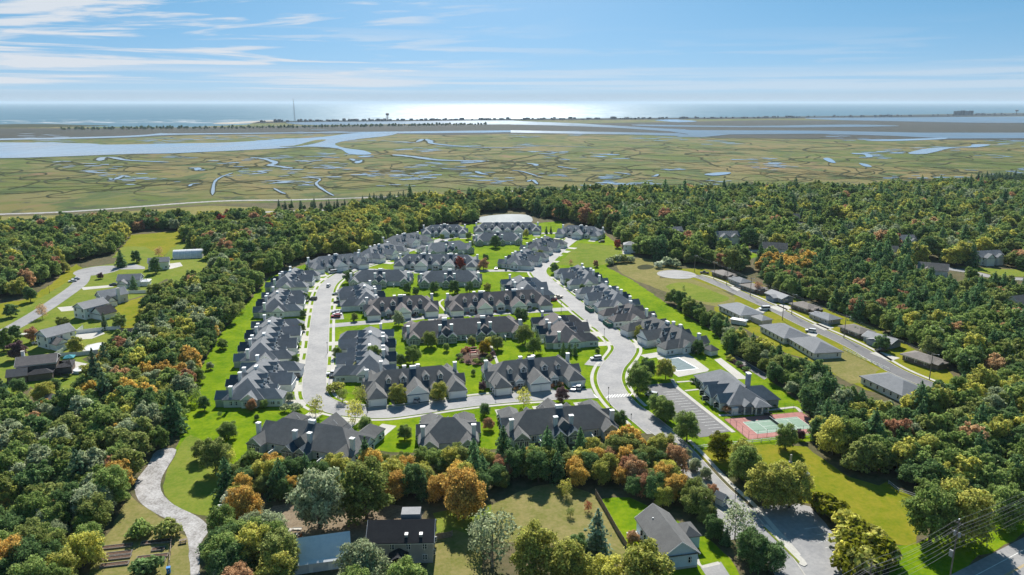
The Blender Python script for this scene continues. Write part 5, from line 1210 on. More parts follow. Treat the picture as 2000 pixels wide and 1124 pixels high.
rail_fence('timber_fence', [(1163,968),(1180,997),(1205,1042),(1224,1072)], 'brown timber fence between the dry and the bright green backyards', 1.8, 2.2, 'timber', True)
rail_fence('timber_fence', [(852,1054),(880,1050),(884,1046)], 'pale timber fence right of the grey house', 1.6, 2.2, 'timber', True)
rail_fence('wire_fence', [(1735,946),(1755,962),(1795,975)], 'low wire fence at the edge of the meadow below the woods', 1.1, 3.0, 'grey_metal')
rail_fence('garden_fence', [(336,1052),(333,1085),(330,1124)], 'thin post fence beside the vegetable garden', 1.2, 3.2, 'timber')
# vegetable beds
def bed(cx_, cy_, L, W, rz, label):
    T = Temp(); f = MB()
    for x0, x1, y0, y1 in ((-L/2, L/2, -W/2, -W/2+0.15), (-L/2, L/2, W/2-0.15, W/2), (-L/2, -L/2+0.15, -W/2+0.15, W/2-0.15), (L/2-0.15, L/2, -W/2+0.15, W/2-0.15)): f.box(x0, x1, y0, y1, 0, 0.35)
    T.add('frame', f, 'bark_grey'); T.add('soil', MB().box(-L/2+0.15, L/2-0.15, -W/2+0.15, W/2-0.15, 0.02, 0.25), 'mulch')
    T.put('garden_bed', (cx_, cy_, 0.02), rz, label, 'garden bed', 'raised beds in the garden plot')
for k, (p, L) in enumerate((((229,1069),6.8), ((228,1083),6.8), ((227,1091),6.6), ((224,1104),6.2), ((305,1060),6.8), ((298,1089),7.0), ((293,1099),6.8), ((309,1074),3.0))):
    x, y = G(*p); bed(x, y, L, 1.5, R(12), ('upper' if k in (0, 4) else 'lower') + ' raised timber bed in the ' + ('left' if k < 4 else 'right') + ' column of the garden plot')
# odds and ends
x, y = G(330, 1119); T = Temp(); T.add('tub', MB().box(-0.4,0.4,-0.4,0.4,0,1.3), 'bin_blue'); T.add('lid', MB().box(-0.45,0.45,-0.48,0.42,1.3,1.45), 'bin_blue'); T.put('wheelie_bin', (x, y, 0.03), 0.3, 'blue bin beside the garden plot', 'bin')
x, y = G(158, 727); T = Temp(); T.add('wall', MB().lathe([(2.6,0),(2.7,1.2),(2.5,1.25)], 20), 'white_metal'); T.add('water', MB().lathe([(0.01,1.1),(2.45,1.12)], 20), 'pool_blue'); T.put('round_pool', (x, y, 0.03), 0, 'round above-ground pool behind the brown house', 'pool'); DISCS.append((x, y, 6))
x, y = G(186, 678); T = Temp(); T.add('coping', tri_poly([(4.6*math.cos(a*0.3927)*(1+0.12*math.sin(2*a)), 6.4*math.sin(a*0.3927)) for a in range(16)], 0.06), 'concrete'); T.add('water', tri_poly([(3.4*math.cos(a*0.3927), 5.2*math.sin(a*0.3927)) for a in range(16)], 0.09), 'white_metal'); T.put('yard_pool', (x, y, 0.02), 0, 'covered pale pool inside the white yard fence', 'pool'); DISCS.append((x, y, 8))
x, y = G(137, 708); T = Temp(); T.add('canopy', MB().hip(-2,2,-2,2,2.4,3.4,'x',None,None,0.1), 'tent_teal'); T.add('post', MB().tube((0,0,0),(0,0,3.2),0.05), 'white'); T.put('patio_umbrella', (x, y, 0.03), 0.3, 'teal canopy on the patio of the brown house', 'umbrella')
sheet('patio', [(112,716),(140,705),(176,712),(185,722),(140,731),(112,728)], 'concrete', 0.045)
def table(): 
    T = Temp(); T.add('top', MB().box(-0.9,0.9,-0.4,0.4,0.68,0.76), 'timber')
    for s in (-1,1): T.add('bench', MB().box(-0.9,0.9,s*0.75-0.14,s*0.75+0.14,0.40,0.46), 'timber'); T.add('leg', MB().box(s*0.6-0.06,s*0.6+0.06,-0.8,0.8,0,0.4).box(s*0.6-0.06,s*0.6+0.06,-0.3,0.3,0.4,0.68), 'timber')
    return T
x, y = G(358, 1060); table().put('picnic_table', (x, y, 0.03), 0.4, 'small wooden table beside the gravel drive', 'table')
T = Temp(); T.add('seat', MB().box(-0.8,0.8,-0.22,0.22,0.42,0.48), 'dark_metal'); T.add('backrest', MB().box(-0.8,0.8,0.2,0.26,0.5,0.9), 'dark_metal')
for s in (-1,1): T.add('leg', MB().box(s*0.7-0.04,s*0.7+0.04,-0.2,0.24,0,0.42), 'dark_metal')
for k, dx in enumerate((-4, 0, 4)):
    x, y = G(1500 + dx, 812); T.put('bench', (x, y, 0.05), 0.1, ('left', 'middle', 'right')[k] + ' of three dark benches along the far side of the tennis court', 'bench', 'court benches')
x, y = G(985, 703-22); T = Temp()
for s in (-1, 1):
    for q in (-1, 1): T.add('post', MB().box(s*1.6-0.1,s*1.6+0.1,q*1.6-0.1,q*1.6+0.1,0,2.4), 'red')
T.add('top', MB().box(-2,2,-1.8,-1.6,2.4,2.6).box(-2,2,1.6,1.8,2.4,2.6), 'red'); T.add('floor', MB().box(-2,2,-2,2,0,0.15), 'timber'); T.add('seat', MB().box(-1.4,1.4,1.0,1.5,0.15,0.6), 'red')
x, y = G(925, 692); T.put('pergola', (x, y, 0.03), R(14), 'red wooden pergola in the shrub bed of the big lawn', 'pergola')
sheet('shrub_bed', [(893,702),(900,688),(925,682),(950,690),(966,698),(950,712),(915,712)], 'mulch', 0.04, 3)
for k, (p, m, lab) in enumerate((((571,1054),'red','red kayak on the bare earth left of the barn'), ((584,1052),'orange','orange kayak beside the red one left of the barn'))):
    x, y = G(*p); T = Temp(); mb = MB(); n = 8
    mb.add([(xx, w*math.cos(a*0.7854), 0.25 + 0.25*math.sin(a*0.7854)) for xx, w in ((-1.8,0.03),(-0.8,0.33),(0.8,0.33),(1.8,0.03)) for a in range(n)], [(j*n+i, j*n+(i+1)%n, (j+1)*n+(i+1)%n, (j+1)*n+i) for j in range(3) for i in range(n)])
    T.add('hull', mb, m); T.add('seat', MB().box(-0.3,0.4,-0.2,0.2,0.46,0.54), 'dark_metal'); T.put('kayak', (x, y, 0.03), R(100 - 20*k), lab, 'kayak', 'kayaks on the ground')
r = random.Random(9)
T = Temp(); T.add('slab', MB().box(-1.2,1.2,-0.8,0.8,0,0.12), 'concrete'); T.add('slat', MB().box(-1.2,1.2,-0.7,-0.5,0.12,0.2).box(-1.2,1.2,0.5,0.7,0.12,0.2), 'timber')
for k, p in enumerate(((553,1046),(563,1038),(572,1046),(548,1056),(580,1034))):
    x, y = G(*p); T.put('pallet', (x, y, 0.03), r.uniform(0, 3), 'weathered pallet lying on the bare earth left of the barn', 'pallet', 'pallets left of the barn')
T = Temp(); T.add('panel', MB().add([(-1.6,-1,0.5),(1.6,-1,0.5),(1.6,1,1.5),(-1.6,1,1.5),(-1.6,-1,0.42),(1.6,-1,0.42),(1.6,1,1.42),(-1.6,1,1.42)], [(0,1,2,3),(7,6,5,4),(0,4,5,1),(1,5,6,2),(2,6,7,3),(3,7,4,0)]), 'solar'); T.add('stand', MB().tube((0,0,0),(0,0,0.95),0.08), 'grey_metal')
for k, p in enumerate(((119,734),(127,741),(134,734))):
    x, y = G(*p); T.put('solar_panel', (x, y, 0.03), R(160), ('left', 'lower', 'right')[k] + ' of the flat dark panels on the grass below the round pool', 'panel', 'ground panels')
T = Temp(); T.add('kennel', MB().box(-1.2,1.2,-0.9,0.9,0,1.6), 'white_metal'); T.add('roof', MB().hip(-1.4,1.4,-1.1,1.1,1.62,2.1,'x',0,0,0.06), 'white'); x, y = G(437, 1000); T.put('utility_cabinet', (x, y, 0.03), 0.2, 'white cabinet under the trees right of the gravel drive', 'cabinet')
sheet('rock_bed', [(1520,912),(1530,905),(1560,925),(1580,930),(1582,938),(1545,935),(1528,930)], 'dirt', 0.045, 3)
T = Temp(); T.add('shaft', MB().box(-0.25,0.25,-0.2,0.2,0,2.6), 'concrete'); T.add('base', MB().box(-0.5,0.5,-0.4,0.4,0,0.4), 'concrete'); x, y = G(1544, 904); T.put('stone_marker', (x, y, 0.03), 0, 'pale stone marker in the meadow rock bed', 'marker')
T = Temp(); m = MB(); m.lathe([(0.9,0),(0.8,0.5),(0.3,0.8)], 7); T.add('boulder', m, 'concrete'); T.add('cap', MB().lathe([(0.4,0.7),(0.2,0.95)], 6), 'concrete'); x, y = G(1576, 928); T.put('boulder', (x, y, 0.03), 0, 'pale boulder at the right end of the meadow rock bed', 'boulder')

# ------------------------------------------------------------------ the far shore
fr = random.Random(21)
shore = [(505,239),(600,237.5),(750,236.5),(900,235),(1100,233.5),(1250,232.5),(1400,231.5),(1600,229.5),(1800,226.8),(2000,223.5)]
def shore_y(px):
    for (x0, y0), (x1, y1) in zip(shore, shore[1:]):
        if x0 <= px <= x1: return y0 + (y1-y0)*(px-x0)/(x1-x0)
    return 240
ih = [house_temp(12, 10, 7, 10.5, 'far_house', 'far_roof', g_, 0, None, trim=False) for g_ in (True, False)] + [house_temp(16, 11, 9, 9.6, 'far_house', 'far_roof', False, 0, None, trim=False)]
tag(far_sheet('barrier_island', [(490,241.5),(505,238.4),(600,236.6),(750,235.4),(900,233.8),(1150,231.8),(1400,230.2),(1600,228.2),(2000,222.0),(2200,219),(2200,224),(2000,226.5),(1800,229.5),(1600,231.5),(1400,233),(1150,235),(900,236.6),(750,238),(600,239.3)], 'shore_scrub', 0.8), kind='structure')
for k in range(240):
    u = fr.random(); px = 510 + 1480*u**1.15; py = shore_y(px) + fr.uniform(-0.5, 0.9)
    x, y = G(px, py); s = fr.uniform(0.7, 1.25)
    ih[fr.randrange(3)].put('island_house', (x, y, 0.8), fr.uniform(0, 3.1), 'tiny dark house in the row along the barrier island on the horizon', 'house', 'houses along the barrier island', (s*1.2, s, s*fr.uniform(0.8, 1.25)))
T = Temp(); h = 40
T.add('tank', MB().lathe([(1.5,29),(8,32),(10.5,36),(10,40),(5,43),(0.5,44)], 14), 'tower_rust'); T.add('stem', MB().tube((0,0,0),(0,0,30),2.2,1.6,10), 'tower_rust')
for k in range(5): a = k*1.2566; T.add('leg', MB().tube((9*math.cos(a),9*math.sin(a),0),(7.5*math.cos(a),7.5*math.sin(a),33),0.7,n=5), 'tower_rust')
x, y = G(757, 236.5); T.put('water_tower', (x, y, 0.8), 0, 'dark water tower above the barrier island left of the sun glitter', 'water tower')
T = Temp()
for s in (-1, 1):
    for q in (-1, 1): T.add('leg', MB().tube((s*3,q*3,0),(s*0.8,q*0.8,118),0.45,0.3,5), 'grey_metal')
for z in range(8, 118, 8):
    w = 3 - 2.2*z/118
    T.add('brace', MB().tube((-w,-w,z),(w,-w,z+8),0.4,n=4).tube((w,w,z),(-w,w,z+8),0.4,n=4), 'grey_metal')
T.add('antenna', MB().tube((0,0,118),(0,0,136),0.5,0.2,5), 'grey_metal')
x, y = G(576, 239); T.put('radio_mast', (x, y, 0.8), 0.4, 'thin lattice radio mast rising over the left end of the island', 'mast')
T = Temp(); T.add('wall', MB().box(-11,11,-12,12,0,36), 'far_house'); T.add('roof', MB().box(-11.6,11.6,-12.6,12.6,36,38), 'far_roof')
for z in range(6, 34, 6): T.add('balcony', MB().box(-11,11,-13.2,-12,z,z+1.2), 'far_roof')
for k, px in enumerate((1866, 1873, 1880, 1889, 1896)):
    x, y = G(px, 226.3 - k*0.15); T.put('tower_block', (x, y, 0.8), 0.1*k, ('first', 'second', 'third', 'fourth', 'last')[k] + ' from the left of five tower blocks far right on the horizon', 'tower block', 'far tower blocks', (1, 1, 0.9 + 0.06*(k % 3)))
T = Temp(); T.add('tank', MB().lathe([(3,26),(13,30),(14,34),(11,38),(1,40)], 12), 'tower_rust'); T.add('stem', MB().tube((0,0,0),(0,0,27),3,2.5,8), 'tower_rust'); x, y = G(1985, 224.5); T.put('water_tower', (x, y, 0.8), 0, 'broad water tower at the far right of the horizon', 'water tower')
# ------------------------------------------------------------------ vegetation
LC = {'oak': ((0.058,0.076,0.018),(0.100,0.108,0.034)), 'green': ((0.052,0.080,0.020),(0.100,0.122,0.036)), 'dark': ((0.024,0.044,0.014),(0.042,0.062,0.022)), 'grey': ((0.090,0.108,0.060),(0.130,0.142,0.088)),
      'yellow': ((0.100,0.112,0.026),(0.185,0.168,0.040)), 'gold': ((0.34,0.24,0.02),(0.42,0.30,0.03)), 'orange': ((0.165,0.120,0.030),(0.215,0.145,0.040)), 'rust': ((0.125,0.072,0.038),(0.175,0.110,0.062)), 'red': ((0.200,0.032,0.026),(0.240,0.070,0.040)),
      'plum': ((0.046,0.026,0.030),(0.065,0.042,0.045)), 'lime': ((0.190,0.215,0.012),(0.250,0.250,0.020)), 'pine': ((0.022,0.044,0.018),(0.042,0.068,0.028)), 'cedar': ((0.020,0.036,0.020),(0.034,0.052,0.028)), 'blue': ((0.055,0.085,0.060),(0.080,0.110,0.080)), 'silver': ((0.15,0.16,0.12),(0.20,0.21,0.17))}
LC = {k: tuple(tuple(c*(4.8 if k in ('pine', 'cedar', 'dark') else 1.9 if k == 'red' else 3.7) for c in q) for q in v) if k not in ('gold', 'lime') else v for k, v in LC.items()}
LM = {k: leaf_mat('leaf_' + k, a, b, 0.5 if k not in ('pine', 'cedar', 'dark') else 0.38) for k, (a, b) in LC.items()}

def leaf_quads(pts, nrm, size, r):
    """small bent leaf clumps: a quad each, facing roughly along nrm"""
    n = len(pts)
    d = nrm + r.normal(0, 0.55, (n, 3)); d /= np.linalg.norm(d, axis=1)[:, None] + 1e-9
    a = np.cross(d, r.normal(0, 1, (n, 3))); a /= np.linalg.norm(a, axis=1)[:, None] + 1e-9
    b = np.cross(d, a)
    s = size * r.uniform(0.6, 1.25, (n, 1))
    v = np.stack([pts - a*s*0.5 - b*s*0.35, pts + a*s*0.4 - b*s*0.5, pts + a*s*0.55 + b*s*0.4, pts - a*s*0.35 + b*s*0.5], 1)
    v[:, 2] += d * s * r.uniform(-0.25, 0.1, (n, 1))
    return v.reshape(-1, 3)
def quads_mesh(name, v, m):
    n = len(v) // 4
    me = bpy.data.meshes.new(name)
    me.vertices.add(len(v)); me.vertices.foreach_set('co', v.astype(np.float32).ravel())
    me.loops.add(n*4); me.loops.foreach_set('vertex_index', np.arange(n*4, dtype=np.int32))
    me.polygons.add(n); me.polygons.foreach_set('loop_start', np.arange(0, n*4, 4, dtype=np.int32)); me.polygons.foreach_set('loop_total', np.full(n, 4, np.int32))
    me.update(calc_edges=True); me.validate()
    if m: me.materials.append(m)
    return me
def sphere_pts(n, r):
    p = r.normal(0, 1, (n, 3)); return p / np.linalg.norm(p, axis=1)[:, None]
def broad(seed, n=2300, loose=0.0, tall=1.0, size=0.56, k=30):
    """crown of about 8 m across standing on the ground: leaf clumps gathered on many uneven boughs"""
    r = np.random.default_rng(seed); lobes = []
    lean = r.uniform(-0.5, 0.5, 2)
    for i in range(k):
        a = i*2.4 + r.uniform(-0.6, 0.6); t = (i + 0.5)/k
        z = 1.7 + 5.9*t + r.uniform(-0.7, 0.7); rad = 3.0*math.sqrt(max(0.04, 1 - ((t - 0.32)/0.78)**2)) * r.uniform(0.55, 1.12)
        lobes.append((rad*math.cos(a) + lean[0]*t, rad*math.sin(a) + lean[1]*t, z*tall, r.uniform(0.55, 1.25)))
    for z, q in ((3.2, 2.3), (5.0, 2.0), (6.2, 1.4)): lobes.append((r.uniform(-0.4,0.4), r.uniform(-0.4,0.4), z*tall, q))
    w = np.array([q*q for *_, q in lobes]); cnt = np.maximum(12, (n*w/w.sum()).astype(int))
    P_, N_ = [], []
    for (x, y, z, q), per in zip(lobes, cnt):
        d = sphere_pts(per, r); d[:, 2] = np.where(d[:, 2] < -0.5, -d[:, 2], d[:, 2])
        rr_ = q * r.uniform(0.62 - loose*0.4, 1.22, (per, 1)) * (1 + 0.25*np.sin(d[:, :1]*6 + seed) * np.cos(d[:, 1:2]*5 + z))
        p = d*rr_*np.array((1.08, 1.08, 0.80)) + np.array((x, y, z))
        keep = np.ones(per, bool)
        for X_, Y_, Z_, Q_ in lobes:
            if (X_, Y_, Z_) != (x, y, z): keep &= (((p - np.array((X_, Y_, Z_)))**2).sum(1) > (Q_*0.6)**2)
        P_.append(p[keep]); N_.append(d[keep])
    p, nn_ = np.concatenate(P_), np.concatenate(N_)
    nn_[:, 2] += 0.35
    if loose:
        keep = r.random(len(p)) > loose; p, nn_ = p[keep], nn_[keep]
    return leaf_quads(p, nn_, size, r)
def conifer(seed, H=10.0, R0=2.6, tiers=15, per=120, size=0.55, power=0.85, ragged=0.25, base=0.8):
    r = np.random.default_rng(seed); V = []
    for i in range(tiers):
        t = i/(tiers-1); z = base + (H-base)*t; rad = R0*(1-t)**power * r.uniform(1-ragged, 1+ragged*0.5) + 0.12
        nb = max(5, int(9*(1-t)+4)); n = max(14, int(per*(1-t*0.8)))
        br = r.uniform(0, 6.2832) + np.arange(nb)*6.2832/nb + r.uniform(-0.2, 0.2, nb); bl = r.uniform(0.65, 1.12, nb)
        j = r.integers(0, nb, n); u = r.random(n)**0.6
        a = br[j] + r.normal(0, 0.16, n)/np.maximum(u, 0.25)*0.6; q = rad*bl[j]*u
        p = np.stack([np.cos(a)*q, np.sin(a)*q, z - q*0.28 + r.normal(0, 0.16, n)], 1)
        d = np.stack([np.cos(a)*0.5, np.sin(a)*0.5, np.full(n, 0.8)], 1)
        V.append(leaf_quads(p, d, size*(0.6 + 0.4*(1-t)), r))
    return np.concatenate(V)
def bush(seed, n=420):
    r = np.random.default_rng(seed); P_, N_ = [], []
    for i in range(6):
        a = i*1.05; c = np.array((0.75*math.cos(a)*r.uniform(0.4,1), 0.75*math.sin(a)*r.uniform(0.4,1), r.uniform(0.5, 1.0))); d = sphere_pts(n//6, r); d[:, 2] = np.abs(d[:, 2])
        P_.append(c + d*r.uniform(0.55, 0.8, (n//6, 1))); N_.append(d)
    return leaf_quads(np.concatenate(P_), np.concatenate(N_), 0.3, r)
def trunk_mesh(seed, h=5.0, r0=0.26, limbs=6, m='bark', spread=2.0, top=6.6):
    r = random.Random(seed); b = MB(); b.tube((0,0,-0.1), (0,0,h*0.45), r0, r0*0.75, 7); b.tube((0,0,h*0.44), (r.uniform(-0.2,0.2), r.uniform(-0.2,0.2), top), r0*0.75, 0.05, 6)
    for k in range(limbs):
        a = k*2.4 + r.uniform(-0.4,0.4); z0 = h*(0.38 + 0.09*k); s = spread*r.uniform(0.7, 1.1)
        m1 = (s*0.5*math.cos(a), s*0.5*math.sin(a), z0 + s*0.5)
        e1 = (s*math.cos(a+0.2), s*math.sin(a+0.2), z0 + s*1.1)
        b.tube((0,0,z0), m1, r0*0.42, r0*0.28, 5); b.tube(m1, e1, r0*0.28, 0.03, 5)
        b.tube(m1, (m1[0]+0.6*math.cos(a-0.9), m1[1]+0.6*math.sin(a-0.9), m1[2]+0.9), r0*0.2, 0.02, 4)
    return b.mesh('trunk', m)
BG_V = [broad(s, 15000, 0.05, t, 0.25, 44) for s, t in ((61, 0.95), (62, 1.05), (63, 1.0))]
BR_V = [broad(s, 6500, 0.0, t, 0.40) for s, t in ((1, 1.0), (2, 1.08), (3, 0.92), (4, 1.15), (5, 1.0))]
LO_V = [broad(s, 2600, 0.45, 1.0, 0.33) for s in (21, 22)]
PI_V = [conifer(s, 8.6, 3.0, 14, 230, 0.50, 0.55, 0.35, 1.0) for s in (31, 32)]
CE_V = [conifer(s, 6.6, 1.9, 15, 130, 0.40, 0.62, 0.22, 0.3) for s in (41, 42)]
BU_V = [bush(s) for s in (51, 52)]
TRUNK = {'broad': [trunk_mesh(s, 5.0, 0.26) for s in (1, 2)], 'big': [trunk_mesh(s, 5.0, 0.26, 8) for s in (8, 9)], 'loose': [trunk_mesh(s, 5.0, 0.17, 8, 'bark_grey', 2.3, 7.0) for s in (3, 4)], 'pine': [trunk_mesh(5, 8.0, 0.22, 2, 'bark', 0.8, 8.2)], 'cedar': [trunk_mesh(6, 5.0, 0.16, 2, 'bark', 0.5, 6.2)], 'bush': [trunk_mesh(7, 0.6, 0.07, 5, 'bark', 0.5, 1.0)]}
VAR = {'broad': BR_V, 'big': BG_V, 'loose': LO_V, 'pine': PI_V, 'cedar': CE_V, 'bush': BU_V}
CROWN = {}
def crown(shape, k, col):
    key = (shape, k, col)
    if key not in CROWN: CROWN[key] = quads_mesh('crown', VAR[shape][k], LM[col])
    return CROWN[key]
SHAPE_OF = {'pine': 'pine', 'cedar': 'cedar', 'blue': 'pine'}
NOMINAL = {'broad': 7.6, 'big': 7.6, 'loose': 7.6, 'pine': 5.6, 'cedar': 3.7, 'bush': 2.6}
CNAME = {'oak': 'olive green', 'green': 'mid green', 'dark': 'dark green', 'grey': 'grey green', 'yellow': 'yellow green', 'gold': 'golden yellow', 'orange': 'orange leaved', 'rust': 'rust brown', 'red': 'red leaved', 'plum': 'plum purple', 'lime': 'bright lime', 'pine': 'deep green', 'cedar': 'dark narrow', 'blue': 'blue green', 'silver': 'silvery'}
ONAME = {'broad': 'broadleaf_tree', 'big': 'broadleaf_tree', 'loose': 'sparse_tree', 'pine': 'pine_tree', 'cedar': 'cedar_tree', 'bush': 'shrub'}
tr = random.Random(77)
def plant(x, y, col, diam, label, cat, group, shape=None, tall=1.0, z=0.0):
    shape = shape or SHAPE_OF.get(col, 'big' if math.hypot(x, y) < 330 else 'broad'); k = tr.randrange(len(VAR[shape])); s = diam / NOMINAL[shape]
    e = bpy.data.objects.new(ONAME[shape], None); C.objects.link(e); e.empty_display_size = 0.5
    e.location = (x, y, z); e.rotation_euler = (0, 0, tr.uniform(0, 6.283)); hs = s * tall * tr.uniform(0.92, 1.1); e.scale = (s * tr.uniform(0.93, 1.07), s * tr.uniform(0.93, 1.07), hs)
    tag(e, label, cat, group)
    link('trunk' if shape != 'bush' else 'stem', tr.choice(TRUNK[shape]), e); link('crown' if shape != 'bush' else 'foliage', crown(shape, k, col), e)
    return e
